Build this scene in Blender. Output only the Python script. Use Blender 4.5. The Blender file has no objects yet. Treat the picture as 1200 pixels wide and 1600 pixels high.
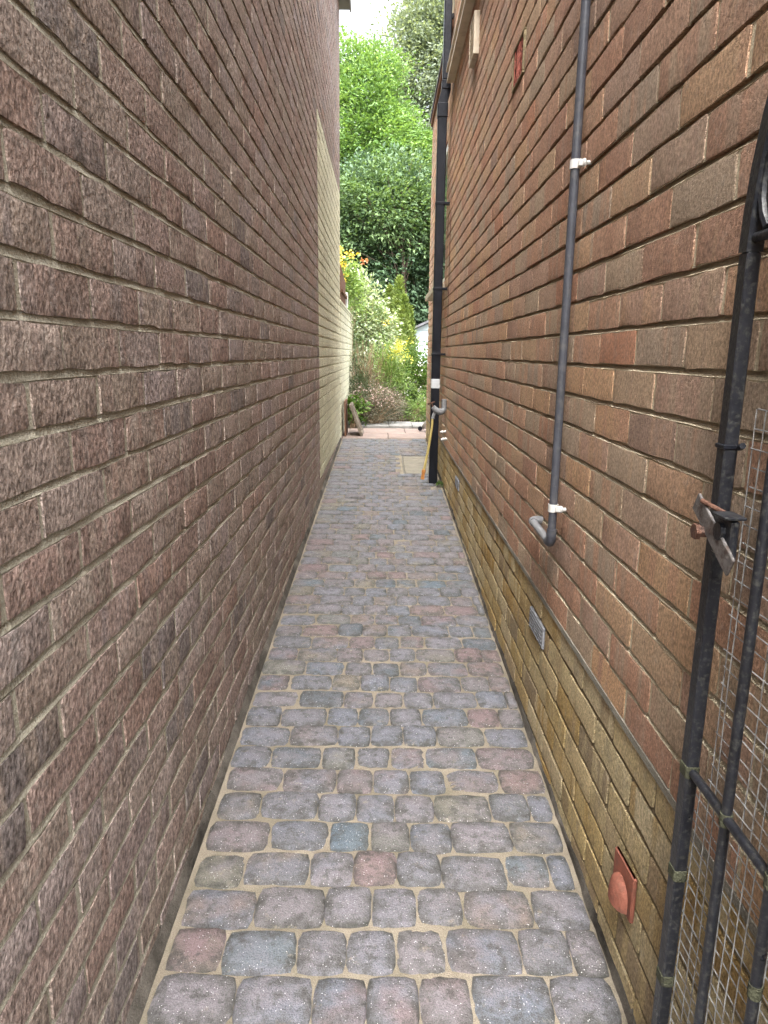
import bpy, math, random
import numpy as np
from mathutils import Vector, Matrix

rng = np.random.default_rng(7)
random.seed(7)
S = bpy.context.scene
COL = S.collection

# ------------------------------------------------------------------ camera
F_PX, PITCH, YAW, ROLL = 1102.9, .2212, .0053, -.011     # focal length for a 1600 px tall frame
_Ry = np.array([[math.cos(YAW), -math.sin(YAW), 0], [math.sin(YAW), math.cos(YAW), 0], [0, 0, 1]])
_Rp = np.array([[1, 0, 0], [0, math.sin(PITCH), math.cos(PITCH)], [0, math.cos(PITCH), -math.sin(PITCH)]])
_Rr = np.array([[math.cos(ROLL), -math.sin(ROLL), 0], [math.sin(ROLL), math.cos(ROLL), 0], [0, 0, 1]])
_M = _Rr @ _Rp @ _Ry
cam_d = bpy.data.cameras.new('camera'); cam = bpy.data.objects.new('camera', cam_d); COL.objects.link(cam)
cam_d.sensor_fit = 'VERTICAL'; cam_d.sensor_height = 36; cam_d.lens = F_PX * 36 / 1600
cam_d.clip_start = .02; cam_d.clip_end = 500
_R = Matrix(((_M[0][0], _M[1][0], -_M[2][0]), (_M[0][1], _M[1][1], -_M[2][1]), (_M[0][2], _M[1][2], -_M[2][2])))
cam.matrix_world = _R.to_4x4()
S.camera = cam

# ------------------------------------------------------------------ light
SUN_ELEV, SUN_AZ = math.radians(62), math.radians(187)     # azimuth measured from +Y towards +X
w = bpy.data.worlds.new('World'); S.world = w; w.use_nodes = True
wn = w.node_tree.nodes; wl = w.node_tree.links
bg = wn['Background']; sky = wn.new('ShaderNodeTexSky'); sky.sky_type = 'NISHITA'
sky.sun_disc = False; sky.sun_elevation = SUN_ELEV; sky.sun_rotation = SUN_AZ
sky.air_density = 1.0; sky.dust_density = 6.0; sky.ozone_density = 1.0
hs = wn.new('ShaderNodeHueSaturation'); hs.inputs['Saturation'].default_value = .3
wl.new(sky.outputs[0], hs.inputs['Color']); wl.new(hs.outputs[0], bg.inputs[0]); bg.inputs[1].default_value = .15
sd = bpy.data.lights.new('sun', 'SUN'); sun = bpy.data.objects.new('sun', sd); COL.objects.link(sun)
sd.energy = .8; sd.angle = math.radians(25); sd.color = (1, .97, .92)
dvec = Vector((math.sin(SUN_AZ) * math.cos(SUN_ELEV), math.cos(SUN_AZ) * math.cos(SUN_ELEV), math.sin(SUN_ELEV)))
sun.rotation_euler = dvec.to_track_quat('Z', 'Y').to_euler()
S.view_settings.view_transform = 'Standard'; S.view_settings.look = 'None'
S.view_settings.gamma = 1; S.view_settings.exposure = 2.95; S.view_settings.use_curve_mapping = False
S.render.engine = 'CYCLES'
cy = S.cycles
cy.max_bounces = 12; cy.diffuse_bounces = 9; cy.glossy_bounces = 3; cy.transmission_bounces = 4
cy.use_denoising = True; cy.denoising_prefilter = 'NONE'; cy.use_adaptive_sampling = True; cy.adaptive_threshold = .01
cy.caustics_reflective = False; cy.caustics_refractive = False

# ------------------------------------------------------------------ layout
XL = -.4547                       # face of the left wall
L_Y0, L_Y1, L_TOP = -.8, 7.9, 3.33
R_Y0, R_Y1, R_TOP, R_TOP2, R_STEP = -.3, 8.05, 2.8, 2.31, 5.75   # taller house first, lower extension beyond the downpipe
P_Y1 = 7.92                       # far end of the cobbles
BED_L, BED_R = .041, -.0231       # height of a bed joint in either wall
PLINTH = BED_R - 9 * .075


def xr(y): return .470 + .0045 * y            # face of the right wall
def gz(y): return -1.25 + .04 * y             # surface of the path
def gardenz(y):
    return float(np.interp(y, [7.9, 9.6, 12, 16, 25, 45, 120], [gz(7.92) - .015, -.93, -.7, -.1, 1.0, 2.0, 2.0]))


def proj(x, y, z):                            # where a point falls in the photograph (1200 x 1600), to rank pieces by size in view
    c = _M @ np.array((x, y, z))
    if c[2] < .05: return None
    return 600 + F_PX * c[0] / c[2], 800 - F_PX * c[1] / c[2]


# ------------------------------------------------------------------ objects
def props(o, label=None, cat=None, group=None, kind=None):
    if label: o['label'] = label
    if cat: o['category'] = cat
    if group: o['group'] = group
    if kind: o['kind'] = kind
    return o


def empty(name, loc=(0, 0, 0), label=None, cat=None, group=None, kind=None):
    o = bpy.data.objects.new(name, None); COL.objects.link(o); o.location = loc; o.empty_display_size = .05
    return props(o, label, cat, group, kind)


class MB:
    def __init__(s): s.v = []; s.f = []; s.t = []; s.n = 0
    def add(s, v, f, tone=0.):
        s.v.extend(tuple(map(float, p)) for p in v)
        s.f.extend(tuple(i + s.n for i in q) for q in f); s.t.extend([tone] * len(f)); s.n = len(s.v)
    def box(s, a, b, tone=0., M=None):
        (x0, y0, z0), (x1, y1, z1) = a, b
        v = [(x0, y0, z0), (x1, y0, z0), (x1, y1, z0), (x0, y1, z0), (x0, y0, z1), (x1, y0, z1), (x1, y1, z1), (x0, y1, z1)]
        if M is not None: v = [tuple(M @ Vector(p)) for p in v]
        s.add(v, [(0, 3, 2, 1), (4, 5, 6, 7), (0, 1, 5, 4), (1, 2, 6, 5), (2, 3, 7, 6), (3, 0, 4, 7)], tone)
    def bbox(s, a, b, bev=.003, tone=0., M=None):        # box with chamfered long edges in every direction
        (x0, y0, z0), (x1, y1, z1) = a, b
        v = []; e = bev
        for z, i in ((z0, e), (z0 + e, 0), (z1 - e, 0), (z1, e)):
            v += [(x0 + i + e, y0 + i, z), (x1 - i - e, y0 + i, z), (x1 - i, y0 + i + e, z), (x1 - i, y1 - i - e, z),
                  (x1 - i - e, y1 - i, z), (x0 + i + e, y1 - i, z), (x0 + i, y1 - i - e, z), (x0 + i, y0 + i + e, z)]
        f = [tuple(range(7, -1, -1)), tuple(range(24, 32))]
        for r in range(3):
            for k in range(8): f.append((r * 8 + k, r * 8 + (k + 1) % 8, r * 8 + 8 + (k + 1) % 8, r * 8 + 8 + k))
        if M is not None: v = [tuple(M @ Vector(p)) for p in v]
        s.add(v, f, tone)
    def tube(s, pts, r, seg=10, tone=0., caps=True, square=False):
        pts = [Vector(p) for p in pts]; n = len(pts)
        rr = r if hasattr(r, '__len__') else [r] * n
        v = []; up = None
        for i, p in enumerate(pts):
            d = (pts[min(i + 1, n - 1)] - pts[max(i - 1, 0)]).normalized()
            if up is None:
                up = Vector((1, 0, 0)) if abs(d.x) < .9 else Vector((0, 1, 0))
            a = (up - d * up.dot(d)).normalized(); b = d.cross(a); up = a
            for k in range(seg):
                t = 2 * math.pi * (k + (.5 if square else 0)) / seg
                q = p + (a * math.cos(t) + b * math.sin(t)) * rr[i] * (1.414 if square else 1)
                v.append(tuple(q))
        f = [(i * seg + k, i * seg + (k + 1) % seg, (i + 1) * seg + (k + 1) % seg, (i + 1) * seg + k) for i in range(n - 1) for k in range(seg)]
        if caps: f += [tuple(range(seg - 1, -1, -1)), tuple(range((n - 1) * seg, n * seg))]
        s.add(v, f, tone)
    def build(s, name, mat, parent=None, kind=None, smooth=False, sharp=None):
        me = bpy.data.meshes.new(name); me.from_pydata(s.v, [], s.f)
        at = me.attributes.new('tone', 'FLOAT', 'FACE'); at.data.foreach_set('value', np.array(s.t, 'f'))
        me.materials.append(mat)
        if smooth: me.shade_smooth()
        if sharp: me.set_sharp_from_angle(angle=math.radians(sharp))
        o = bpy.data.objects.new(name, me); COL.objects.link(o)
        if parent: o.parent = parent
        if kind: o['kind'] = kind
        return o


def link_mesh(name, me, parent=None, loc=(0, 0, 0), rz=0., scale=None):
    o = bpy.data.objects.new(name, me); COL.objects.link(o); o.location = loc; o.rotation_euler = (0, 0, rz)
    if scale: o.scale = scale
    if parent: o.parent = parent
    return o


# ------------------------------------------------------------------ materials
class N:
    def __init__(s, name):
        s.m = bpy.data.materials.new(name); s.m.use_nodes = True
        s.nt = s.m.node_tree; s.p = s.nt.nodes['Principled BSDF']; s.out = s.nt.nodes['Material Output']
    def new(s, t, **k):
        n = s.nt.nodes.new(t)
        for a, b in k.items(): setattr(n, a, b)
        return n
    def put(s, sock, v):
        if isinstance(v, bpy.types.NodeSocket): s.nt.links.new(v, sock)
        elif v is not None:
            if hasattr(v, '__len__') and len(v) == 3 and sock.type == 'RGBA': v = (*v, 1)
            sock.default_value = v
    def math(s, op, a, b=None, clamp=False):
        n = s.new('ShaderNodeMath', operation=op, use_clamp=clamp); s.put(n.inputs[0], a)
        if b is not None: s.put(n.inputs[1], b)
        return n.outputs[0]
    def vmath(s, op, a, b):
        n = s.new('ShaderNodeVectorMath', operation=op); s.put(n.inputs[0], a); s.put(n.inputs[1], b); return n.outputs[0]
    def noise(s, v, scale, detail=3, rough=.55, dist=0.):
        n = s.new('ShaderNodeTexNoise'); s.put(n.inputs['Vector'], v); n.inputs['Scale'].default_value = scale
        n.inputs['Detail'].default_value = detail; n.inputs['Roughness'].default_value = rough; n.inputs['Distortion'].default_value = dist
        return n.outputs['Fac']
    def voro(s, v, scale, feature='F1', rnd=1.):
        n = s.new('ShaderNodeTexVoronoi', feature=feature); s.put(n.inputs['Vector'], v); n.inputs['Scale'].default_value = scale
        n.inputs['Randomness'].default_value = rnd
        return n
    def ramp(s, fac, stops, interp='LINEAR'):
        n = s.new('ShaderNodeValToRGB'); r = n.color_ramp; r.interpolation = interp
        while len(r.elements) < len(stops): r.elements.new(.5)
        for e, (p, c) in zip(r.elements, stops):
            e.position = p; e.color = (*c, 1) if hasattr(c, '__len__') else (c, c, c, 1)
        s.put(n.inputs[0], fac); return n.outputs[0]
    def mix(s, fac, a, b, mode='MIX'):
        n = s.new('ShaderNodeMix', data_type='RGBA', blend_type=mode); s.put(n.inputs[0], fac); s.put(n.inputs[6], a); s.put(n.inputs[7], b)
        return n.outputs[2]
    def bump(s, h, dist, strength=1., nrm=None):
        n = s.new('ShaderNodeBump'); s.put(n.inputs['Height'], h); n.inputs['Distance'].default_value = dist; n.inputs['Strength'].default_value = strength
        if nrm: s.put(n.inputs['Normal'], nrm)
        return n.outputs[0]
    def pos(s): return s.new('ShaderNodeNewGeometry').outputs['Position']
    def tone(s, obj):
        n = s.new('ShaderNodeAttribute', attribute_type='OBJECT' if obj else 'GEOMETRY', attribute_name='tone'); return n.outputs['Fac']
    def sc(s, v, k): return s.vmath('MULTIPLY', v, k)
    def done(s, col, rough=.9, nrm=None, spec=.2, metal=0.):
        s.put(s.p.inputs['Base Color'], col); s.put(s.p.inputs['Roughness'], rough); s.put(s.p.inputs['Specular IOR Level'], spec)
        s.put(s.p.inputs['Metallic'], metal)
        if nrm: s.put(s.p.inputs['Normal'], nrm)
        return s.m


def brick_mat(name, obj, stops, coarse, lime, soot, seed=0.):
    m = N(name); p = m.pos(); t = m.tone(obj)
    off = m.new('ShaderNodeCombineXYZ'); m.put(off.inputs[0], m.math('MULTIPLY', t, 17.3)); m.put(off.inputs[1], m.math('MULTIPLY', t, 61.7)); m.put(off.inputs[2], m.math('MULTIPLY', t, 37.1 + seed))
    v = m.vmath('ADD', p, off.outputs[0])
    base = m.ramp(t, stops)
    t2 = m.math('FRACT', m.math('ADD', m.math('MULTIPLY', t, 7.31), .23))
    second = m.ramp(t2, stops)
    band = m.noise(m.sc(v, (3., 22., 2.5)), 1., 2)                      # flashing: upright bands of a second colour
    col = m.mix(m.ramp(band, [(.5, 0), (.62, .75)]), base, second)
    blot = m.noise(v, 16, 4, .6)
    col = m.mix(m.ramp(blot, [(.52, 0), (.72, soot)]), col, (.11, .092, .08))
    weather = m.noise(p, 1.1, 4, .6)                                    # old run-off stains across the wall
    col = m.mix(m.ramp(weather, [(.42, 0), (.72, .45 if coarse else .28)]), col, (.23, .195, .16) if coarse else (.36, .30, .235))
    gsc = 105 if coarse else 190
    grain = m.noise(m.sc(v, (1, 1, .75)), gsc, 5, .7)
    col = m.mix(1., col, m.ramp(grain, [(.34, .42 if coarse else .58), (.5, 1.), (.66, 1.75 if coarse else 1.42)]), 'MULTIPLY')
    wh = m.noise(v, 42, 5, .7)
    col = m.mix(m.ramp(wh, [(.56, 0), (.74, lime)]), col, (.55, .51, .45))
    if coarse:
        h1 = m.noise(m.sc(v, (1, 1, .7)), 115, 5, .66, .2); vo = m.voro(m.sc(v, (1, 1, .75)), 170, 'SMOOTH_F1').outputs['Distance']
        h = m.math('ADD', h1, m.math('MULTIPLY', vo, .35))
        h = m.math('ADD', h, m.math('MULTIPLY', m.noise(v, 26, 2), .25))
        nrm = m.bump(h, .011, 1.)
    else:
        h = m.math('ADD', m.noise(v, 300, 4, .7), m.math('MULTIPLY', m.noise(v, 45, 5, .65), 1.2))
        nrm = m.bump(h, .0085, 1.)
        pit = m.noise(v, 130, 3, .6); col = m.mix(m.ramp(pit, [(.62, 0), (.72, .6)]), col, (.15, .115, .095))
    return m.done(col, .93, nrm, .12)


L_ST = [(0, (0.280, 0.198, 0.168)), (.2, (0.334, 0.252, 0.220)), (.4, (0.311, 0.252, 0.208)), (.55, (0.357, 0.289, 0.249)), (.74, (0.307, 0.252, 0.240)), (.9, (0.326, 0.224, 0.183)), (.96, (0.271, 0.235, 0.220)), (1, (0.187, 0.157, 0.152))]
R_ST = [(0, (0.478, 0.278, 0.196)), (.18, (0.582, 0.347, 0.227)), (.36, (0.498, 0.341, 0.258)), (.52, (0.623, 0.394, 0.232)), (.66, (0.530, 0.399, 0.278)), (.82, (0.457, 0.352, 0.263)), (.92, (0.550, 0.284, 0.180)), (1, (0.342, 0.263, 0.211))]
B_ST = [(0, (0.449, 0.290, 0.106)), (.2, (0.562, 0.423, 0.201)), (.45, (0.606, 0.501, 0.297)), (.6, (0.472, 0.312, 0.117)), (.8, (0.674, 0.568, 0.360)), (.93, (0.427, 0.312, 0.180)), (1, (0.337, 0.267, 0.170))]
C_ST = [(0, (.68, .66, .48)), (.5, (.72, .70, .52)), (1, (.65, .63, .45))]
M_LB = {o: brick_mat('rough_brown_brick', o, L_ST, True, .4, .35) for o in (0, 1)}
M_RB = {o: brick_mat('sanded_red_brick', o, R_ST, False, .3, .2, 5) for o in (0, 1)}
M_BB = {o: brick_mat('buff_brick', o, B_ST, False, .35, .35, 9) for o in (0, 1)}
M_CB = brick_mat('cream_painted_brick', 0, C_ST, False, .1, .12, 2)


def mortar_mat(name, c1, c2):
    m = N(name); p = m.pos()
    col = m.ramp(m.noise(p, 9, 5, .6), [(.3, c1), (.7, c2)])
    col = m.mix(1., col, m.ramp(m.noise(p, 260, 4, .7), [(.3, .7), (.7, 1.25)]), 'MULTIPLY')
    h = m.math('ADD', m.noise(p, 190, 4, .7), m.math('MULTIPLY', m.noise(p, 30, 3), 1.5))
    return m.done(col, .95, m.bump(h, .006), .1)


M_ML = mortar_mat('grey_buff_mortar', (.36, .335, .26), (.47, .445, .36))
M_MR = mortar_mat('buff_mortar', (.52, .455, .32), (.66, .59, .44))
M_MC = mortar_mat('painted_mortar', (.50, .48, .34), (.58, .56, .41))
M_MP = mortar_mat('shade_dark_plinth_mortar', (.17, .135, .085), (.32, .26, .16))  # brown deepened so the shadow in the plinth joints is part of the colour
M_DPC = mortar_mat('grey_damp_course', (.19, .18, .15), (.33, .31, .26))
M_CONC = mortar_mat('shade_dark_concrete', (.035, .031, .026), (.15, .135, .115))  # concrete colour darkened to carry the shadow along the foot of the walls


def plain(name, c, rough=.5, spec=.4, metal=0., var=.25, nscale=30, bump=0., bscale=200, dirt=None, dirtscale=25):
    m = N(name); p = m.pos()
    n = m.noise(p, nscale, 4, .6)
    col = m.mix(1., c, m.ramp(n, [(.25, 1 - var), (.75, 1 + var)]), 'MULTIPLY')
    if dirt: col = m.mix(m.ramp(m.noise(p, dirtscale, 5, .65), [(.5, 0), (.68, .85)]), col, dirt)
    nrm = m.bump(m.noise(p, bscale, 4, .6), bump) if bump else None
    rg = m.ramp(n, [(.3, max(0, rough - .12)), (.7, min(1, rough + .12))])
    return m.done(col, rg, nrm, spec, metal)


def cobble_mat(obj):
    m = N('tumbled_cobble'); p = m.pos(); t = m.tone(obj)
    off = m.new('ShaderNodeCombineXYZ'); m.put(off.inputs[0], m.math('MULTIPLY', t, 91.3)); m.put(off.inputs[1], m.math('MULTIPLY', t, 47.9)); m.put(off.inputs[2], m.math('MULTIPLY', t, 23.7))
    v = m.vmath('ADD', p, off.outputs[0])
    st = [(0, (0.143, 0.143, 0.157)), (.2, (0.179, 0.175, 0.196)), (.38, (0.147, 0.160, 0.192)), (.52, (0.195, 0.181, 0.195)), (.66, (0.166, 0.153, 0.158)), (.78, (0.198, 0.142, 0.146)), (.88, (0.184, 0.168, 0.133)), (.95, (0.113, 0.148, 0.183)), (1, (0.100, 0.107, 0.117))]
    t2 = m.math('FRACT', m.math('ADD', m.math('MULTIPLY', t, 5.77), .41))
    col = m.mix(m.ramp(m.noise(v, 9, 3, .6), [(.42, 0), (.62, .85)]), m.ramp(t, st), m.ramp(t2, st))
    col = m.mix(m.ramp(m.noise(v, 34, 5, .7), [(.49, 0), (.66, .8)]), col, (.06, .06, .053))
    rim = m.new('ShaderNodeAttribute', attribute_type='GEOMETRY', attribute_name='rim').outputs['Fac']
    col = m.mix(m.math('MULTIPLY', m.math('MULTIPLY', rim, .85), m.ramp(m.noise(v, 30, 4, .65), [(.36, 0), (.6, 1)])), col, (.055, .056, .047))
    col = m.mix(m.ramp(m.noise(v, 24, 6, .75), [(.60, 0), (.76, .55)]), col, (.40, .34, .24))
    col = m.mix(1., col, m.ramp(m.noise(v, 420, 3, .7), [(.3, .55), (.5, 1.), (.7, 1.55)]), 'MULTIPLY')
    vo = m.voro(v, 330); sel = m.new('ShaderNodeSeparateColor'); m.put(sel.inputs[0], vo.outputs['Color'])
    fl = m.math('MULTIPLY', m.math('LESS_THAN', vo.outputs['Distance'], .32), m.math('GREATER_THAN', sel.outputs[0], .955))
    col = m.mix(m.math('MULTIPLY', fl, .8), col, (.75, .75, .76))
    h = m.math('ADD', m.noise(v, 260, 4, .7), m.math('MULTIPLY', m.noise(v, 45, 4), 1.8))
    return m.done(col, .66, m.bump(h, .005), .42)


M_COB = {o: cobble_mat(o) for o in (0, 1)}


def sand_mat():
    m = N('jointing_sand'); p = m.pos()
    col = m.ramp(m.noise(p, 14, 5, .65), [(.3, (.215, .185, .14)), (.7, (.32, .28, .22))])
    col = m.mix(m.ramp(m.noise(p, 7, 5, .65), [(.45, 0), (.62, .7)]), col, (.15, .135, .095))
    col = m.mix(1., col, m.ramp(m.noise(p, 520, 3, .7), [(.3, .7), (.7, 1.3)]), 'MULTIPLY')
    return m.done(col, .97, m.bump(m.noise(p, 320, 4, .7), .004), .1)


M_SAND = sand_mat()
M_BLACK = plain('black_upvc', (.008, .009, .013), .42, .22, 0, .3, 20, .0015, 60)
M_GREYP = plain('grey_upvc', (.055, .059, .072), .42, .4, 0, .2, 30, .001, 120, (.10, .10, .10), 40)
M_GREYL = plain('weathered_grey_upvc', (.20, .205, .215), .5, .4, 0, .2, 40)
M_WHITEP = plain('white_plastic', (.58, .58, .56), .45, .4, 0, .08, 40, 0, 1, (.45, .43, .37), 60)
M_CREAM = plain('cream_painted_trim', (.58, .51, .40), .55, .3, 0, .1, 12, .001, 60, (.40, .33, .24), 9)
M_TERRA = plain('terracotta', (.25, .092, .062), .8, .2, 0, .3, 40, .002, 220, (.14, .07, .05), 30)
M_OLDTER = plain('old_terracotta', (.36, .12, .09), .9, .1, 0, .45, 60, .004, 150, (.05, .03, .03), 50)
M_DARK = plain('black_void', (.006, .006, .006), .9, .05)
M_GREYB = plain('grey_cement_vent', (.27, .28, .30), .9, .15, 0, .2, 60, .003, 220, (.12, .125, .13), 30)
M_GATE = plain('black_gate_paint', (.012, .013, .017), .38, .4, .0, .3, 25, .0008, 140, (.05, .05, .045), 170)
M_LICH = plain('lichen_weld', (.062, .064, .042), .9, .1, 0, .4, 60, .004, 200, (.02, .02, .018), 120)
M_RUST = plain('rusty_iron', (.13, .066, .045), .7, .35, .4, .5, 60, .003, 220, (.045, .032, .028), 50)
M_STEEL = plain('worn_steel', (.20, .19, .185), .42, .5, .6, .35, 60, .002, 150, (.08, .045, .032), 55)
M_WIRE = plain('galvanised_wire', (.31, .315, .31), .5, .5, .3, .5, 60, 0, 1, (.10, .07, .05), 40)
M_HOSE = plain('yellow_hose', (.42, .34, .12), .5, .4, 0, .12, 40)
M_ORANGE = plain('orange_connector', (.45, .19, .05), .5, .4, 0, .1, 40)
M_TAPE = plain('silver_tape', (.52, .54, .56), .4, .5, .1, .1, 20)
M_FOAM = plain('grey_foam_lagging', (.20, .205, .21), .85, .1, 0, .2, 60, .003, 160)
M_WOODG = plain('weathered_board', (.19, .16, .125), .85, .15, 0, .35, 30, .003, 90, (.08, .065, .05), 14)
M_FENCE = plain('brown_fence_wood', (.16, .085, .055), .85, .15, 0, .3, 20, .002, 90)
M_ROOF = plain('slate_roof', (.12, .12, .13), .8, .2, 0, .3, 8)
M_FASC = plain('grey_fascia', (.22, .215, .205), .55, .3, 0, .15, 10)
M_SHED = plain('pale_blue_boards', (.52, .60, .62), .7, .2, 0, .08, 10)
M_SLAB = plain('terracotta_slab', (.26, .205, .178), .9, .15, 0, .25, 6, .003, 150, (.22, .15, .12), 12)
M_PALE = plain('pale_paving', (.23, .225, .21), .9, .15, 0, .2, 6, .003, 150, (.15, .145, .13), 9)
M_SOIL = plain('garden_soil', (.065, .052, .036), .95, .1, 0, .4, 5, .01, 40, (.05, .075, .03), 3)
M_BARK = plain('grey_brown_bark', (.11, .085, .065), .9, .1, 0, .4, 10, .01, 40)
M_STEM = plain('dry_stem', (.26, .19, .12), .9, .1, 0, .3, 20)
M_COVER = plain('drain_cover_infill', (.205, .19, .155), .85, .2, 0, .2, 12, .003, 200, (.24, .22, .17), 20)
M_GLASS = N('window_glass').done((.05, .06, .065), .05, None, .6)


def leaf_mat(name, c0, c1, c2, trans=.35, rough=.5):
    m = N(name); t = m.tone(0)
    col = m.ramp(t, [(0, c0), (.5, c1), (1, c2)])
    m.done(col, rough, None, .35)
    tr = m.new('ShaderNodeBsdfTranslucent'); m.put(tr.inputs[0], m.mix(1., col, (1.3, 1.25, .6), 'MULTIPLY'))
    mx = m.new('ShaderNodeMixShader'); mx.inputs[0].default_value = trans
    m.nt.links.new(m.p.outputs[0], mx.inputs[1]); m.nt.links.new(tr.outputs[0], mx.inputs[2]); m.nt.links.new(mx.outputs[0], m.out.inputs[0])
    return m.m


# ------------------------------------------------------------------ bricks
def brick_geo(L, H, seed, amp, rnd, ny=6, nz=3, depth=.035):
    r = np.random.default_rng(seed)
    ys = np.linspace(-L / 2, L / 2, ny + 1); zs = np.linspace(-H / 2, H / 2, nz + 1)
    ys[1] = ys[0] + .007; ys[-2] = ys[-1] - .007
    zs[1] = zs[0] + .007; zs[-2] = zs[-1] - .007
    v = []
    for j, z in enumerate(zs):
        for i, y in enumerate(ys):
            ed = (i in (0, ny)) + (j in (0, nz))
            x = r.normal(0, amp) - rnd * (ed > 0) - rnd * (ed > 1) + .0004 * math.sin(9 * y / L + seed)
            v.append((x, y + r.normal(0, .0012 if ed else .003), z + r.normal(0, .0012 if ed else .002)))
            if ed > 1: v[-1] = (x, y * (1 - .009), z * (1 - .025))
    f = [(j * (ny + 1) + i, j * (ny + 1) + i + 1, (j + 1) * (ny + 1) + i + 1, (j + 1) * (ny + 1) + i) for j in range(nz) for i in range(ny)]
    ring = [i for i in range(ny + 1)] + [(j) * (ny + 1) + ny for j in range(1, nz + 1)] + [nz * (ny + 1) + i for i in range(ny - 1, -1, -1)] + [j * (ny + 1) for j in range(nz - 1, 0, -1)]
    b0 = len(v)
    for k in ring: v.append((-depth, v[k][1], v[k][2]))
    n = len(ring)
    for k in range(n): f.append((ring[(k + 1) % n], ring[k], b0 + k, b0 + (k + 1) % n))
    return np.array(v), f


def to_mesh(name, v, f, mat, smooth=True):
    me = bpy.data.meshes.new(name); me.from_pydata([tuple(p) for p in v], [], f); me.materials.append(mat)
    if smooth: me.shade_smooth(); me.set_sharp_from_angle(angle=math.radians(40))
    return me


def flip(v, f): return v * np.array((-1, 1, 1)), [tuple(reversed(q)) for q in f]


def courses(y0, y1, z0, z1, bed, phase, holes=()):
    """(yc, zc, length) of every brick of a stretcher-bond wall"""
    out = []
    k0 = math.floor((z0 - bed) / .075)
    k = k0
    while bed + .075 * k < z1:
        zc = bed + .075 * (k + .5)
        ph = phase if k % 2 == 0 else phase + .1125
        n = math.floor((y0 - ph) / .225)
        while ph + .225 * n < y1:
            a, b = max(ph + .225 * n, y0), min(ph + .225 * (n + 1), y1)
            n += 1
            if b - a < .03: continue
            segs = [(a, b)]
            for (h0, h1, hz0, hz1) in holes:
                if hz0 < zc < hz1:
                    ns = []
                    for (p, q) in segs:
                        if q <= h0 or p >= h1: ns.append((p, q))
                        else:
                            if h0 - p > .03: ns.append((p, h0))
                            if q - h1 > .03: ns.append((h1, q))
                    segs = ns
            for (p, q) in segs: out.append(((p + q) / 2, zc, q - p))
        k += 1
    return out


def view_area(x, y, z, L, H):
    c = [proj(x, y + a * L / 2, z + b * H / 2) for a, b in ((-1, -1), (1, -1), (1, 1), (-1, 1))]
    if any(p is None for p in c) or y - L / 2 < .3: return 0
    cx = [min(max(p[0], 0), 1200) for p in c]; cyy = [min(max(p[1], 0), 1600) for p in c]
    return abs(sum(cx[i] * cyy[(i + 1) % 4] - cx[(i + 1) % 4] * cyy[i] for i in range(4))) / 2


def lay(root, bricks, face, side, mats, name, rest_name, geo, joint, cap=300):
    """bricks -> the 300 largest in view as objects, the rest as one part"""
    order = sorted(bricks, key=lambda b: -view_area(face(b[0]), b[0], b[1], b[2], .065))
    single = [b for b in order[:cap] if view_area(face(b[0]), b[0], b[1], b[2], .065) > 0]
    rest = [b for b in order if b not in set(single)]
    full = .225 - joint
    gs = [g if side > 0 else flip(*g) for g in geo]
    meshes = [to_mesh(name, v, f, mats[1]) for v, f in gs]
    sl = 0. if side > 0 else .0045
    for (y, z, L) in single:
        o = link_mesh(name, random.choice(meshes), root, (face(y) + random.gauss(0, .0005), y + random.gauss(0, .001), z + random.gauss(0, .0008)), -sl, (1, (L - joint) / full, 1))
        o['tone'] = random.random()
    if not rest: return
    V = []; F = []; T = []; n = 0
    for (y, z, L) in rest:
        v, f = random.choice(gs)
        q = v * np.array((1, (L - joint) / full, 1)) + np.array((face(y) + random.gauss(0, .0005), y, z + random.gauss(0, .0008)))
        q[:, 0] += sl * (q[:, 1] - y)
        V.append(q); F += [tuple(i + n for i in k) for k in f]; T += [random.random()] * len(f); n += len(v)
    me = bpy.data.meshes.new(rest_name); me.from_pydata(np.concatenate(V).tolist(), [], F)
    me.attributes.new('tone', 'FLOAT', 'FACE').data.foreach_set('value', np.array(T, 'f')); me.materials.append(mats[0])
    me.shade_smooth(); me.set_sharp_from_angle(angle=math.radians(40))
    o = bpy.data.objects.new(rest_name, me); COL.objects.link(o); o.parent = root; o['kind'] = 'stuff'


def struck_joints(mb, face, side, y0, y1, z0, z1, bed, joint, deep, perp, lip=.0012, step=.07):
    """weather-struck mortar: every bed slopes out to the brick below, every upright joint lies a little back"""
    n = max(2, int((y1 - y0) / step) + 1); k = math.ceil((z0 - bed) / .075)
    Y = np.linspace(y0, y1, n)
    while bed + .075 * k < z1:
        zb = bed + .075 * k; v = []
        for y in Y:
            x = face(y); w1 = random.gauss(0, .0006); w2 = random.gauss(0, .0005)
            v += [(x - side * (deep + w1), y, zb + joint / 2 + .0015), (x - side * (deep * .8 + w1), y, zb + joint * .22 + w2), (x - side * (lip + abs(w2)), y, zb - joint * .38 + w2), (x - side * (lip + .004), y, zb - joint / 2 - .0015)]
        for j in range(n - 1):
            for i in range(3):
                q = (j * 4 + i, j * 4 + i + 1, (j + 1) * 4 + i + 1, (j + 1) * 4 + i)
                mb.f.append(tuple(a + mb.n for a in (q[::-1] if side > 0 else q))); mb.t.append(0.)
        mb.v += v; mb.n = len(mb.v)
        v = []
        for y in Y:
            x = face(y) - side * (perp + min(.0009, max(-.0009, random.gauss(0, .0005)))); v += [(x, y, zb + .075 - joint / 2), (x, y, zb + joint / 2)]
        for j in range(n - 1):
            q = (j * 2, j * 2 + 1, j * 2 + 3, j * 2 + 2)
            mb.f.append(tuple(a + mb.n for a in (q[::-1] if side > 0 else q))); mb.t.append(0.)
        mb.v += v; mb.n = len(mb.v)
        k += 1


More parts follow.
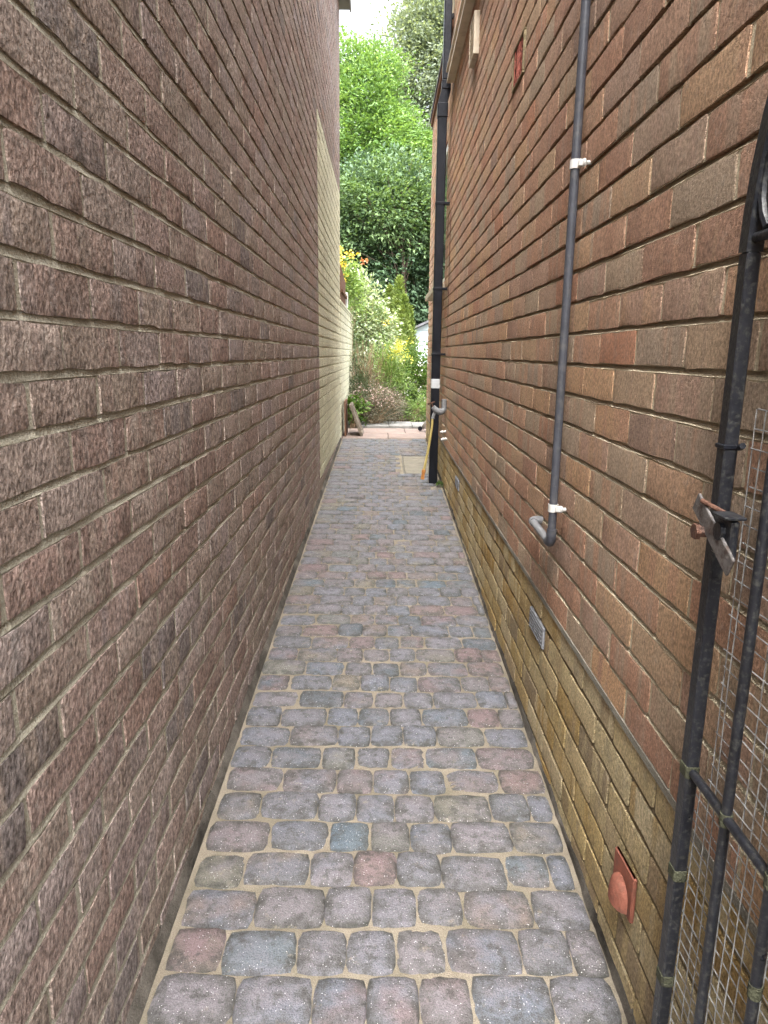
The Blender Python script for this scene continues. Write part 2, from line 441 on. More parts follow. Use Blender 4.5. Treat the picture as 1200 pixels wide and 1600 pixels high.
GEO_L = [brick_geo(.2120, .0608, 100 + i, .0005, .0004) for i in range(14)]
GEO_R = [brick_geo(.2155, .0626, 200 + i, .0002, .0003) for i in range(14)]

# left house
PAINT_Y, PAINT_Z = 5.25, BED_L + 21 * .075
left = empty('house_wall', (XL, 3.5, gz(3.5)), 'tall rough brown brick house wall with cream paint at its far end', 'wall')
left.location = (0, 0, 0)
low = gz(PAINT_Y) + .09
paint_z0 = BED_L + .075 * math.ceil((low - BED_L) / .075)
bl = courses(L_Y0, L_Y1, -1.28, L_TOP, BED_L, 1.0363 - .1125)
fix = []
for (y, z, L) in bl:                                         # bricks that straddle the edge of the paint are cut there
    if paint_z0 < z < PAINT_Z and y - L / 2 < PAINT_Y < y + L / 2 and min(PAINT_Y - y + L / 2, y + L / 2 - PAINT_Y) > .03:
        fix += [((y - L / 2 + PAINT_Y) / 2, z, PAINT_Y - y + L / 2, 0), ((y + L / 2 + PAINT_Y) / 2, z, y + L / 2 - PAINT_Y, 1)]
    else: fix.append((y, z, L, int(paint_z0 < z < PAINT_Z and y > PAINT_Y)))
lay(left, [b[:3] for b in fix if not b[3]], lambda y: XL, 1, M_LB, 'brick', 'brick_courses', GEO_L, .0130)
lay(left, [b[:3] for b in fix if b[3]], lambda y: XL, 1, (M_CB, M_CB), 'painted_brick', 'painted_brick_courses', GEO_R, .009, 0)
mb = MB(); mb.box((XL - .26, L_Y0, -1.5), (XL - .012, PAINT_Y, L_TOP)); mb.box((XL - .26, PAINT_Y + .0005, PAINT_Z), (XL - .012, L_Y1 - .004, L_TOP)); mb.box((XL - .26, PAINT_Y + .0005, -1.5), (XL - .012, L_Y1 - .004, paint_z0))
fx = lambda y: XL
struck_joints(mb, fx, 1, L_Y0, PAINT_Y, -1.28, L_TOP, BED_L, .0142, .0046, .0026, .0012); struck_joints(mb, fx, 1, PAINT_Y, L_Y1, PAINT_Z, L_TOP, BED_L, .0142, .0046, .0026, .0012); struck_joints(mb, fx, 1, PAINT_Y, L_Y1, -1.28, paint_z0 - .01, BED_L, .0142, .0046, .0026, .0012)
mb.build('mortar', M_ML, left)
mb = MB(); mb.box((XL - .26, PAINT_Y + .0005, paint_z0 + .0005), (XL - .0045, L_Y1 - .004, PAINT_Z - .0005)); mb.build('painted_mortar', M_MC, left)
mb = MB(); mb.box((XL - .26, L_Y0, L_TOP + .002), (XL + .10, L_Y1 + .06, L_TOP + .022)); mb.bbox((XL + .101, L_Y0, L_TOP - .02), (XL + .118, L_Y1 + .06, L_TOP + .16))
mb.build('eaves_board', M_FASC, left)
mb = MB(); mb.add([(XL + .14, L_Y0 - .1, L_TOP + .17), (XL + .14, L_Y1 + .15, L_TOP + .17), (XL - 4, L_Y1 + .15, L_TOP + 2.0), (XL - 4, L_Y0 - .1, L_TOP + 2.0),
                   (XL + .14, L_Y0 - .1, L_TOP + .20), (XL + .14, L_Y1 + .15, L_TOP + .20), (XL - 4, L_Y1 + .15, L_TOP + 2.03), (XL - 4, L_Y0 - .1, L_TOP + 2.03)],
                  [(0, 1, 2, 3), (7, 6, 5, 4), (0, 4, 5, 1), (1, 5, 6, 2), (2, 6, 7, 3), (3, 7, 4, 0)]); mb.build('roof', M_ROOF, left)

def along_wall(mb, ya, yb, x0, x1, z0, z1, za=0.):
    mb.add([(xr(ya) + x0, ya, z0), (xr(yb) + x0, yb, z0), (xr(yb) + x1, yb, z0 + za), (xr(ya) + x1, ya, z0 + za), (xr(ya) + x0, ya, z1), (xr(yb) + x0, yb, z1), (xr(yb) + x1, yb, z1 + za), (xr(ya) + x1, ya, z1 + za)],
           [(0, 3, 2, 1), (4, 5, 6, 7), (0, 1, 5, 4), (1, 2, 6, 5), (2, 3, 7, 6), (3, 0, 4, 7)])


# right house
AB = (2.745, 2.965, BED_R + 12.5 * .075 - .0, BED_R + 14.5 * .075)
ab_k = round((.995 - BED_R) / .075)                          # the terracotta air brick fills two courses
AB = (2.72, 2.935, BED_R + (ab_k - 1) * .075, BED_R + (ab_k + 1) * .075)
GV = (1.925, 2.125, PLINTH - .15, PLINTH - .075)
GV2 = (4.36, 4.575, PLINTH - .15, PLINTH - .075)
right = empty('house_wall', (0, 0, 0), 'red brown brick house wall with buff brick plinth beside the gate', 'wall')
WIN = (5.95, 7.05, .55, 1.62)
lay(right, [b for b in courses(R_Y0, R_Y1, PLINTH, R_TOP, BED_R, 1.8113, (AB, WIN)) if b[0] < R_STEP or b[1] < R_TOP2], xr, -1, M_RB, 'brick', 'brick_courses', GEO_R, .0095)
lay(right, courses(R_Y0, R_Y1, -1.3, PLINTH - .01, BED_R, 1.8113 - .06, (GV, GV2)), lambda y: xr(y) + .002, -1, M_BB, 'buff_brick', 'buff_brick_courses', GEO_R, .0085)
mb = MB()
for a, b, z0, z1 in ((R_Y0, R_STEP, -1.5, R_TOP), (R_STEP + .0005, WIN[0], -1.5, R_TOP2), (WIN[1], R_Y1 - .004, -1.5, R_TOP2), (WIN[0], WIN[1], -1.5, WIN[2]), (WIN[0], WIN[1], WIN[3], R_TOP2)):
    x0, x1 = xr(a) + .0125, xr(b) + .0125
    mb.add([(x0, a, z0), (x1, b, z0), (x1 + .26, b, z0), (x0 + .26, a, z0), (x0, a, z1), (x1, b, z1), (x1 + .26, b, z1), (x0 + .26, a, z1)],
           [(0, 3, 2, 1), (4, 5, 6, 7), (0, 1, 5, 4), (1, 2, 6, 5), (2, 3, 7, 6), (3, 0, 4, 7)])
struck_joints(mb, xr, -1, R_Y0, 5.94, PLINTH, R_TOP, BED_R, .0122, .0118, .0026, .0008); struck_joints(mb, xr, -1, 7.06, R_Y1, PLINTH, R_TOP2, BED_R, .0122, .0118, .0026, .0008); struck_joints(mb, xr, -1, 5.94, 7.06, WIN[3] + .02, R_TOP2, BED_R, .0122, .0118, .0026, .0008); struck_joints(mb, xr, -1, 5.94, 7.06, PLINTH, WIN[2] - .06, BED_R, .0122, .0118, .0026, .0008)
mb.build('mortar', M_MR, right)
mb = MB(); struck_joints(mb, lambda y: xr(y) + .002, -1, R_Y0, R_Y1, -1.3, PLINTH - .02, BED_R, .0115, .0108, .0042, .0030); mb.build('plinth_mortar', M_MP, right)
mb = MB(); along_wall(mb, R_Y0, R_Y1 - .002, -.0012, .012, PLINTH - .0085, PLINTH + .0065); mb.build('damp_course', M_DPC, right)
mb = MB(); along_wall(mb, R_STEP + .002, R_Y1 + .03, -.02, .27, R_TOP2 + .002, R_TOP2 + .05); along_wall(mb, R_Y0, R_STEP, -.02, .27, R_TOP + .002, R_TOP + .05)
mb.build('eaves_board', M_FENCE, right)
mb = MB(); along_wall(mb, R_STEP + .002, R_Y1 + .05, -.03, 4, R_TOP2 + .053, R_TOP2 + .08, 1.2); along_wall(mb, R_Y0, R_STEP, -.03, 4, R_TOP + .053, R_TOP + .08, 1.2)
mb.build('roof', M_ROOF, right)
wx = xr(6.5)
mb = MB()
for a, b in (((wx + .004, WIN[0], WIN[2]), (wx + .07, WIN[0] + .06, WIN[3])), ((wx + .004, WIN[1] - .06, WIN[2]), (wx + .07, WIN[1], WIN[3])),
             ((wx + .004, WIN[0] + .061, WIN[2]), (wx + .07, WIN[1] - .061, WIN[2] + .06)), ((wx + .004, WIN[0] + .061, WIN[3] - .06), (wx + .07, WIN[1] - .061, WIN[3]))): mb.bbox(a, b)
wf = mb.build('window', M_WHITEP, right)
mb = MB(); mb.box((wx + .035, WIN[0] + .05, WIN[2] + .05), (wx + .042, WIN[1] - .05, WIN[3] - .05)); mb.build('pane', M_GLASS, wf)
mb = MB(); mb.bbox((wx - .085, WIN[0] - .05, WIN[2] - .055), (wx + .03, WIN[1] + .09, WIN[2] - .002), .006); mb.build('sill', M_CREAM, wf)

# ------------------------------------------------------------------ ground
mb = MB()
ys = [-60, -20, -6, -2, 0, 2, 4, 6, 7.9, 8.4, 9, 9.6, 10.5, 12, 14, 16, 20, 25, 35, 45, 120]
for y in ys:
    z = gz(max(y, -2)) - .03 if y < 7.91 else gardenz(y) - .03
    for x in (-120, -20, -6, -2, -.46, .5, 2, 6, 20, 120): mb.v.append((x, y, z))
nx = 10
for j in range(len(ys) - 1):
    for i in range(nx - 1): mb.f.append((j * nx + i, j * nx + i + 1, (j + 1) * nx + i + 1, (j + 1) * nx + i)); mb.t.append(0)
mb.n = len(mb.v); mb.build('ground', M_SOIL, None, 'structure')

# ------------------------------------------------------------------ cobbled path
def cobble_geo(L, W, seed):
    r = np.random.default_rng(seed); n = 20
    th = np.linspace(0, 2 * math.pi, n, endpoint=False) + .16
    pw = 7.0 + r.uniform(-1.6, 1.6)
    c, s_ = np.cos(th), np.sin(th)
    rad = (np.abs(c) ** pw + np.abs(s_) ** pw) ** (-1 / pw)
    wob = 1 + .010 * np.sin(2 * th + r.uniform(0, 6)) + .012 * np.sin(3 * th + r.uniform(0, 6)) + .007 * np.sin(5 * th + r.uniform(0, 6)) + r.normal(0, .0035, n)
    X = c * rad * wob * L / 2; Y = s_ * rad * wob * W / 2
    tilt = r.normal(0, .010, 2)
    v = []
    def ring(k, z, nz=0.):
        for i in range(n): v.append((X[i] * k, Y[i] * (1 - (1 - k) * L / W), z + r.normal(0, nz) + tilt[0] * X[i] + tilt[1] * Y[i]))
    ring(1., -.035); ring(1., -.0075, .0008); ring(1 - .0028 / L * 2, -.0036, .0008); ring(1 - .0095 / L * 2, -.0005, .0007); ring(1 - .034 / L * 2, .0004, .0008)
    v.append((0, 0, .0012))
    f = []
    for q in range(4):
        for i in range(n): f.append((q * n + i, q * n + (i + 1) % n, (q + 1) * n + (i + 1) % n, (q + 1) * n + i))
    for i in range(n): f.append((4 * n + i, 4 * n + (i + 1) % n, 5 * n))
    return np.array(v), f


path = empty('path', (0, 0, 0), kind='structure')
SLOPE = math.atan(.04)
PITCH_R = .1122
XE0 = -.431
kinds = {'S': [cobble_geo(.1024, .1106, 300 + i) for i in range(12)], 'L': [cobble_geo(.1511, .1106, 340 + i) for i in range(12)]}
RIM = np.array([1.] * 60 + [.75] * 20 + [.0] * 21, 'f')
kmesh = {k: [to_mesh('cobble', v, f, M_COB[1]) for v, f in g] for k, g in kinds.items()}
for g in kmesh.values():
    for me in g: me.attributes.new('rim', 'FLOAT', 'POINT').data.foreach_set('value', RIM)
single = []; rest = []
row = -8
while True:
    y0 = 1.168 + row * PITCH_R
    if y0 + PITCH_R > P_Y1 + .02: break
    yc = y0 + PITCH_R / 2
    right_edge = xr(yc) - .010 + random.uniform(-.006, .004)
    wl_ = [.158, .151, .103, .102, .103, .152] if row % 2 == 1 else [.113, .152, .102, .103, .104, .153]
    if row > 26: wl_ = [q * random.uniform(.97, 1.03) for q in wl_]
    x = XE0 + random.uniform(-.004, .006) + (.004 * math.sin(yc * 1.7))
    seq = []
    while True:
        wq = wl_[len(seq)] if len(seq) < len(wl_) else random.choice((.103, .152))
        wq *= random.uniform(.985, 1.015)
        if x + wq > right_edge - .03:
            wq = right_edge - x
            if wq > .175: seq.append((x, x + .103)); x += .103; wq = right_edge - x
            if wq > .022: seq.append((x, x + wq))
            break
        seq.append((x, x + wq)); x += wq
    for (a, b) in seq:
        cx = (a + b) / 2
        if 6.0 < yc < 6.85 and .2 < cx < .45: continue          # the drain cover is here
        yy = yc + random.gauss(0, .0022) + .004 * math.sin(cx * 9 + row)
        it = ('S' if b - a < .125 else 'L', cx, yy, b - a, .112 if False else 1.)
        (single if row >= -1 and len(single) < 300 else rest).append(it)
    row += 1
LAST_ROW = y0
for (k, cx, yy, wd, _) in single:
    nom = .103 if k == 'S' else .1515
    o = link_mesh('cobble', random.choice(kmesh[k]), path, (cx, yy, gz(yy) + random.gauss(0, .0022)), random.gauss(0, .012), (wd / nom, random.uniform(.985, 1.012), 1))
    o.rotation_euler = (SLOPE, 0, o.rotation_euler[2] + (math.pi if random.random() < .5 else 0)); o['tone'] = random.random()
    if abs(o.rotation_euler[2]) > 2: o.rotation_euler = (-SLOPE, 0, o.rotation_euler[2])
V = []; F = []; T = []; n = 0
for (k, cx, yy, wd, _) in rest:
    nom = .103 if k == 'S' else .1515
    v, f = random.choice(kinds[k]); v = v * np.array((wd / nom, random.uniform(.985, 1.012), 1))
    if random.random() < .5: v = v * np.array((-1, -1, 1))
    v = v + np.array((cx, yy, gz(yy) + random.gauss(0, .0022))); v[:, 2] += .04 * (v[:, 1] - yy)
    V.append(v); F += [tuple(i + n for i in q) for q in f]; T += [random.random()] * len(f); n += len(v)
me = bpy.data.meshes.new('cobbles'); me.from_pydata(np.concatenate(V).tolist(), [], F); me.shade_smooth()
me.attributes.new('tone', 'FLOAT', 'FACE').data.foreach_set('value', np.array(T, 'f')); me.materials.append(M_COB[0])
me.attributes.new('rim', 'FLOAT', 'POINT').data.foreach_set('value', np.tile(RIM, len(rest)))
o = bpy.data.objects.new('far_cobbles', me); COL.objects.link(o); o.parent = path; o['kind'] = 'stuff'; o.name = 'cobbles'

# sand between the cobbles, uneven
nxs, nys = 60, 560
xs = np.linspace(XE0 - .012, .0, nxs); Y = np.linspace(.2, P_Y1, nys)
v = []; f = []
for j, y in enumerate(Y):
    for i in range(nxs):
        x = (XE0 - .005) + (xr(y) - .004 - XE0 + .005) * i / (nxs - 1)
        v.append((x, y, gz(y) - .0062 + random.gauss(0, .0005) + .0009 * math.sin(x * 23 + y * 9) + (.006 if i in (0, nxs - 1) and False else 0)))
for j in range(nys - 1):
    for i in range(nxs - 1): f.append((j * nxs + i, j * nxs + i + 1, (j + 1) * nxs + i + 1, (j + 1) * nxs + i))
me = to_mesh('sand', v, f, M_SAND); me.shade_smooth(); sand = link_mesh('sand', me, path); sand['kind'] = 'stuff'

# mortar fillets along the foot of both walls
def fillet(name, side, mat, y0, y1, wall, width, rise, drop):
    n = int((y1 - y0) / .03); v = []; f = []
    for j in range(n):
        y = y0 + (y1 - y0) * j / (n - 1)
        wv = width * (1 + .35 * math.sin(y * 7.1) + .25 * math.sin(y * 19 + 1)) + random.gauss(0, .0015)
        h = rise * (1 + .4 * math.sin(y * 5.3 + 2) + .3 * math.sin(y * 23)) + random.gauss(0, .0015)
        xw = wall(y); g = gz(y)
        prof = [(xw - side * .004, g + h), (xw + side * wv * .25, g + h * .55 + random.gauss(0, .0012)), (xw + side * wv * .6, g + h * .1 - drop * .5 + random.gauss(0, .0012)), (xw + side * wv, g - drop), (xw + side * (wv + .004), g - .03)]
        for p in prof: v.append((p[0], y, p[1]))
    for j in range(n - 1):
        for i in range(4):
            q = (j * 5 + i, (j + 1) * 5 + i, (j + 1) * 5 + i + 1, j * 5 + i + 1)
            f.append(q if side < 0 else q[::-1])
    o = link_mesh(name, to_mesh(name, v, f, mat), path); return o


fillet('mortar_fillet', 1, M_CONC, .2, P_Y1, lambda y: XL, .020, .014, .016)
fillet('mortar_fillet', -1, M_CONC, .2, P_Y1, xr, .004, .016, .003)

# drain cover set into the cobbles
dc = empty('drain_cover', (.325, 6.42, gz(6.42)), 'square buff paved drain cover set in the path near the black downpipe', 'drain cover')
mb = MB(); X0, X1, Y0, Y1 = -.125, .125, -.42, .42
for a, b in (((X0, Y0, -.03), (X0 + .008, Y1, .002)), ((X1 - .008, Y0, -.03), (X1, Y1, .002)), ((X0 + .0085, Y0, -.03), (X1 - .0085, Y0 + .008, .002)), ((X0 + .0085, Y1 - .008, -.03), (X1 - .0085, Y1, .002))): mb.box(a, b)
fr = mb.build('frame', M_STEEL, dc); fr.rotation_euler = (SLOPE, 0, 0)
for k in range(7):
    a = Y0 + .012 + k * (.816 / 7)
    mb = MB(); mb.bbox((X0 + .012, a + .003, -.03), (X1 - .012, a + .816 / 7 - .003, .001 + random.uniform(-.001, .001)), .003)
    o = mb.build('paver', M_COVER, dc); o.rotation_euler = (SLOPE, 0, 0)

# ------------------------------------------------------------------ patio beyond the path
patio = empty('patio', (0, 0, 0), kind='structure')
for r_, (ya, yb) in enumerate(((7.955, 8.47), (8.475, 9.0))):
    x = -2.0 + .21 * r_
    while x < 2.4:
        mb = MB(); za, zb = gardenz(ya) + .012 + random.gauss(0, .002), gardenz(yb) + .012
        mb.bbox((x + .004, ya, za - .04), (x + .516, yb, za), .004); mb.build('slab', M_SLAB, patio); x += .52
x = -2.0
while x < 2.4:
    mb = MB(); mb.bbox((x + .003, 9.02, gardenz(9.3) - .03), (x + .297, 9.62, gardenz(9.3) + .03 + random.gauss(0, .002)), .004); mb.build('pale_slab', M_PALE, patio); x += .30

# ------------------------------------------------------------------ garden wall and fence on the left
gw = empty('garden_wall', (0, 0, 0), 'low cream painted brick garden wall beyond the left house', 'wall')
GW1 = 11.1; gtop = .52
lay(gw, courses(L_Y1 + .012, GW1, -1.05, gtop, BED_L, .95), lambda y: XL + .004, 1, (M_CB, M_CB), 'painted_brick', 'painted_brick_courses', GEO_R, .009, 0)
mb = MB(); mb.box((XL - .22, L_Y1 + .012, -1.3), (XL - .002, GW1 - .003, gtop)); mb.build('painted_mortar', M_MC, gw)
mb = MB(); mb.bbox((XL - .24, L_Y1 + .012, gtop + .002), (XL + .012, GW1 + .01, gtop + .035), .006); mb.build('coping', M_CB, gw)
fp = empty('fence_panel', (XL - .004, 8.5, gtop + .04), 'short brown boarded fence panel on top of the cream garden wall', 'fence')
for k in range(8):
    mb = MB(); y = -.55 + k * .13
    mb.bbox((-.012, y, 0), (.008, y + .122, .36 - .012 * k), .003); mb.build('board', M_FENCE, fp)
mb = MB(); mb.bbox((.009, -.55, .08), (.03, .49, .115), .003); mb.build('rail', M_FENCE, fp)
mb = MB(); mb.bbox((-.03, .5, -.02), (.035, .56, .16), .005); mb.build('post', M_WHITEP, fp)

# ------------------------------------------------------------------ fittings on the right wall
# black square downpipe
PX, PY = .424, 5.66
dp = empty('downpipe', (PX, PY, gz(PY)), 'black square plastic downpipe with silver tape at the far end of the right wall', 'downpipe')
bz = gz(PY)
mb = MB(); mb.bbox((-.0335, -.0335, -.006), (.0335, .0335, 2.78), .006); mb.build('pipe', M_BLACK, dp)
mb = MB(); mb.bbox((-.038, -.038, 2.70), (.038, .038, 2.80), .006); mb.tube([(0, 0, 2.79), (.003, 0, 2.82), (.018, 0, 2.87), (.022, 0, 2.9)], .033, 4, 0, True, True); mb.bbox((-.01, -.038, 2.885), (.054, .038, 2.95), .006)
mb.build('offset_bend', M_BLACK, dp)
mb = MB(); mb.bbox((-.0055, -.0335, 2.951), (.0495, .0335, R_TOP - bz - .003), .006); mb.build('upper_pipe', M_BLACK, dp)
for z in (1.51, .72 + .8, 1.02 + .0, 2.12):
    if z == .72 + .8: continue
    mb = MB(); mb.bbox((-.037, -.037, z - .011), (.037, .037, z + .011), .003); mb.bbox((.0375, -.03, z - .009), (xr(PY) - PX + .003, .03, z + .009), .002); mb.tube([(.055, -.03, z), (.055, -.036, z)], .008, 8); mb.build('clip', M_BLACK, dp)
mb = MB(); mb.bbox((-.0352, -.0352, .755), (.0352, .0352, .835), .006); mb.bbox((-.036, -.036, .772), (.036, .036, .776), .001); mb.bbox((-.036, -.036, .80), (.036, .036, .803), .001); mb.build('tape', M_TAPE, dp)

# thin cable behind the downpipe
mb = MB(); mb.tube([(xr(5.45) - .004 + .003 * math.sin(z * 5), 5.47 + .04 * math.sin(z * 4.3), z) for z in np.linspace(.05, 1.0, 24)], .0022, 6)
props(mb.build('cable', M_RUST, None, None, True), 'thin dark cable running up the wall beside the black downpipe', 'cable')

# round grey waste pipe
GPX, GPY = .4500, 1.795
gp = empty('waste_pipe', (GPX, GPY, -.485), 'grey round waste pipe with white clips running up the right wall', 'pipe')
mb = MB(); mb.tube([(0, 0, .02), (0, 0, 3.2)], .0107, 18); mb.build('pipe', M_GREYP, gp, None, True, 40)
mb = MB(); mb.tube([(0, 0, .040), (0, 0, .022)], .0130, 18); mb.tube([(0, 0, .022), (0, .002, .010), (0, .010, .002), (0, .022, 0), (0, .034, 0)], .0126, 18); mb.build('elbow', M_GREYP, gp, None, True, 40)
mb = MB(); mb.tube([(0, .034, 0), (0, .225, .006)], .0104, 16); mb.tube([(0, .215, .006), (.001, .235, .006), (.009, .245, .006), (.04, .247, .006)], .0126, 16); mb.build('branch', M_GREYL, gp, None, True, 40)
for z in (.097, .922):
    mb = MB(); mb.tube([(0, 0, z - .010), (0, 0, z + .010)], .0132, 18); mb.bbox((.002, -.022, z - .008), (.020, -.0115, z + .008), .002)
    mb.tube([(.020, -.020, z), (xr(GPY) - GPX + .004, -.020, z)], .005, 8); mb.tube([(.012, -.019, z), (.017, -.019, z)], .0095, 12); mb.build('clip', M_WHITEP, gp, None, True, 40)

# terracotta air brick high on the wall
ab = empty('air_brick', (xr(2.83), 2.8275, (AB[2] + AB[3]) / 2), 'old terracotta air brick high in the right wall', 'air brick')
hh, hl = .071, .104
mb = MB()
for a, b in (((-.006, -hl, -hh), (.012, hl, -hh + .008)), ((-.006, -hl, hh - .008), (.012, hl, hh)), ((-.006, -hl, -hh + .0085), (.012, -hl + .008, hh - .0085)), ((-.006, hl - .008, -hh + .0085), (.012, hl, hh - .0085))): mb.bbox(a, b, .002)
mb.build('frame', M_MP, ab)
mb = MB()
for k in range(6):
    y = -hl + .02 + k * .0305
    mb.bbox((-.005 + random.uniform(0, .003), y, -hh + .0085), (.001, y + random.uniform(.009, .014), hh - .012), .002)
for k in range(3):
    z = -hh + .026 + k * .038
    mb.bbox((-.004 + random.uniform(0, .002), -hl + .0085, z), (.0008, hl - .012, z + .012), .002)
mb.build('grille', M_OLDTER, ab)
mb = MB(); mb.box((.0004, -hl + .0082, -hh + .0082), (.0007, hl - .0082, hh - .0082)); mb.build('backing', M_DARK, ab)

# grey cement vents in the plinth
for i, (g, lab) in enumerate(((GV, 'grey cement vent block in the buff plinth below the waste pipe'), (GV2, 'small grey vent block in the far plinth near the black downpipe'))):
    yc = (g[0] + g[1]) / 2; zc = (g[2] + g[3]) / 2
    o = empty('vent_block', (xr(yc), yc, zc), lab, 'vent', 'grey vent blocks in the plinth')
    L2 = (g[1] - g[0]) / 2 - .005
    mb = MB(); mb.bbox((-.002, -L2, -.034), (.02, L2, .034), .003); mb.build('block', M_GREYB, o)
    mb = MB()
    for k in range(5): mb.bbox((-.004, -L2 + .014, -.026 + k * .0115), (-.0005, L2 - .014, -.021 + k * .0115), .001)
    mb.build('louvre', M_GREYB, o)

# terracotta hooded vent by the gate
hv = empty('hooded_vent', (xr(1.15), 1.145, -.97), 'small terracotta hooded vent plate low on the plinth beside the gate', 'vent')
mb = MB(); mb.bbox((-.012, -.047, -.050), (-.004, .047, .045), .003, 0, Matrix.Rotation(.05, 4, 'Z')); mb.build('plate', M_TERRA, hv)
mb = MB(); v = []; nu, nv = 9, 6
for j in range(nv):
    for i in range(nu):
        a = math.pi * i / (nu - 1); b = (math.pi / 2) * j / (nv - 1)
        v.append((-.014 - .021 * math.sin(a) * math.cos(b * .0) * (math.cos(b) ** .6 if b < 1.57 else 0), -.004 + .036 * math.cos(a), -.035 + .052 * math.sin(b) * (.35 + .65 * math.sin(a))))
f = [(j * nu + i, (j + 1) * nu + i, (j + 1) * nu + i + 1, j * nu + i + 1) for j in range(nv - 1) for i in range(nu - 1)]
mb.add(v, f); mb.add([(x * .93 - .001, y * .9, z) for x, y, z in v], [q[::-1] for q in f]); mb.build('hood', M_TERRA, hv, None, True, 50)
mb = MB(); mb.box((-.0150, -.03, -.034), (-.0140, .03, .0)); mb.build('opening', M_DARK, hv)

# cream louvred vent and ledge high up
lv = empty('louvre_vent', (xr(4.2), 4.2, 1.625), 'cream plastic louvre vent high on the right wall under the ledge', 'vent')
mb = MB()
for a, b in (((-.030, -.10, -.10), (.003, -.09, .10)), ((-.030, .09, -.10), (.003, .10, .10)), ((-.030, -.0895, .09), (.003, .0895, .10)), ((-.030, -.0895, -.10), (.003, .0895, -.09)), ((-.008, -.089, -.089), (.003, .089, .089))): mb.bbox(a, b, .002)
mb.build('body', M_CREAM, lv)
for k in range(8):
    mb = MB(); z = -.08 + k * .021
    mb.box((-.029, -.089, z), (-.016, .089, z + .004), 0, Matrix.Rotation(.0, 4, 'Y')); mb.build('slat', M_CREAM, lv)
ld = MB()
ya, yb = R_Y0, 5.585
for x0, x1, z0, z1 in ((-.052, .004, 1.885, 1.90), (-.045, .004, 1.90, 1.955), (-.058, .004, 1.955, 1.968)):
    ld.add([(xr(ya) + x0, ya, z0), (xr(yb) + x0, yb, z0), (xr(yb) + x1, yb, z0), (xr(ya) + x1, ya, z0), (xr(ya) + x0, ya, z1), (xr(yb) + x0, yb, z1), (xr(yb) + x1, yb, z1), (xr(ya) + x1, ya, z1)],
           [(0, 3, 2, 1), (4, 5, 6, 7), (0, 1, 5, 4), (1, 2, 6, 5), (2, 3, 7, 6), (3, 0, 4, 7)])
props(ld.build('ledge', M_CREAM), 'long cream trim ledge running along the top of the right wall', 'ledge')

# outdoor tap with lagging, hose and overflow stubs
ty = 5.4
tp = empty('garden_tap', (xr(ty), ty, -.385), 'lagged grey outdoor tap on the wall by the black downpipe', 'tap')
mb = MB(); mb.tube([(-.018, 0, -.035), (-.018, 0, .05)], .021, 14); mb.build('lagging', M_FOAM, tp, None, True, 40)
mb = MB(); mb.tube([(-.02, -.01, -.035), (-.05, -.02, -.045), (-.085, -.02, -.03), (-.105, -.02, -.005)], [.022, .026, .024, .017], 12); mb.tube([(-.085, -.02, -.04), (-.10, -.02, -.075), (-.104, -.02, -.095)], [.014, .012, .014], 10); mb.build('body', M_FOAM, tp, None, True, 40)
mb = MB(); mb.tube([(-.105, -.02, -.005), (-.117, -.02, .02)], .006, 8); mb.tube([(-.145, -.02, .014), (-.09, -.02, .032)], .006, 8); mb.build('handle', M_RUST, tp, None, True, 40)
hx = xr(ty) - .104
props(empty('hose', (hx, ty - .02, -.48)), 'short yellow hose with orange connector hanging from the tap', 'hose'); hose = bpy.data.objects['hose']
mb = MB(); mb.tube([(0, 0, .01), (-.006, 0, -.08), (-.022, 0, -.2), (-.043, 0, -.32), (-.058, -.005, -.40)], .0095, 10); mb.build('tube', M_HOSE, hose, None, True, 40)
mb = MB(); mb.tube([(-.057, -.005, -.39), (-.061, -.005, -.41), (-.062, -.005, -.415), (-.067, -.006, -.465)], [.014, .016, .012, .015], 10); mb.build('connector', M_ORANGE, hose, None, True, 40)
for z, y, lab in ((-.575, 5.38, 'upper white overflow stub poking from the wall below the tap'), (-.622, 5.30, 'lower white overflow stub poking from the wall below the tap')):
    mb = MB(); mb.tube([(.01, 0, 0), (-.035, -.01, -.004)], .0105, 12); mb.tube([(-.035, -.01, -.004), (-.045, -.012, -.006)], .0085, 12)
    o = mb.build('overflow_pipe', M_WHITEP, None, None, True, 40); o.location = (xr(y), y, z); props(o, lab, 'pipe', 'overflow stubs below the tap')

# ------------------------------------------------------------------ gate
GX = .431
gt = empty('gate', (GX, .6, gz(.6)), 'black iron gate with wire mesh folded back against the right wall', 'gate')
z0 = gz(.8); zo = -gz(.6)
def G(y, z): return (0, y - .6, z - gz(.6))
AY, AR, AZ, AH = .28, .593, .12, .55                       # arched head of the gate
arch = [(AY + AR * math.cos(t), AZ + AH * math.sin(t)) for t in np.linspace(0, math.pi, 40)]
mb = MB(); mb.bbox((-.0085, .262, z0 + .04 + zo), (.0085, .284, AZ + zo), .002); mb.build('stile', M_GATE, gt)
mb = MB(); mb.bbox((-.0085, AY - AR - .6 - .011, z0 + .04 + zo), (.0085, AY - AR - .6 + .011, AZ + zo), .002); mb.build('stile', M_GATE, gt)
mb = MB(); mb.tube([G(*p) for p in arch], .0098, 4, 0, True, True); mb.build('arched_head', M_GATE, gt)
def rail(z, ya, yb, r=.0062):
    mb = MB(); mb.tube([G(ya, z), G((ya + yb) / 2, z - .001), G(yb, z)], r, 12); return mb.build('rail', M_GATE, gt, None, True, 40)
rail(-.5555, -.3, .861); rail(.135, -.3, .862); rail(-1.12, -.3, .862)
for y in (.767, .662, .557, .452, .347, .242, .137, .032, -.073, -.178):
    mb = MB(); mb.tube([G(y, -1.12), G(y, -.3), G(y, AZ + AH * math.sqrt(max(.01, 1 - ((y - AY) / AR) ** 2)) - .004)], .0064, 12); mb.build('bar', M_GATE, gt, None, True, 40)
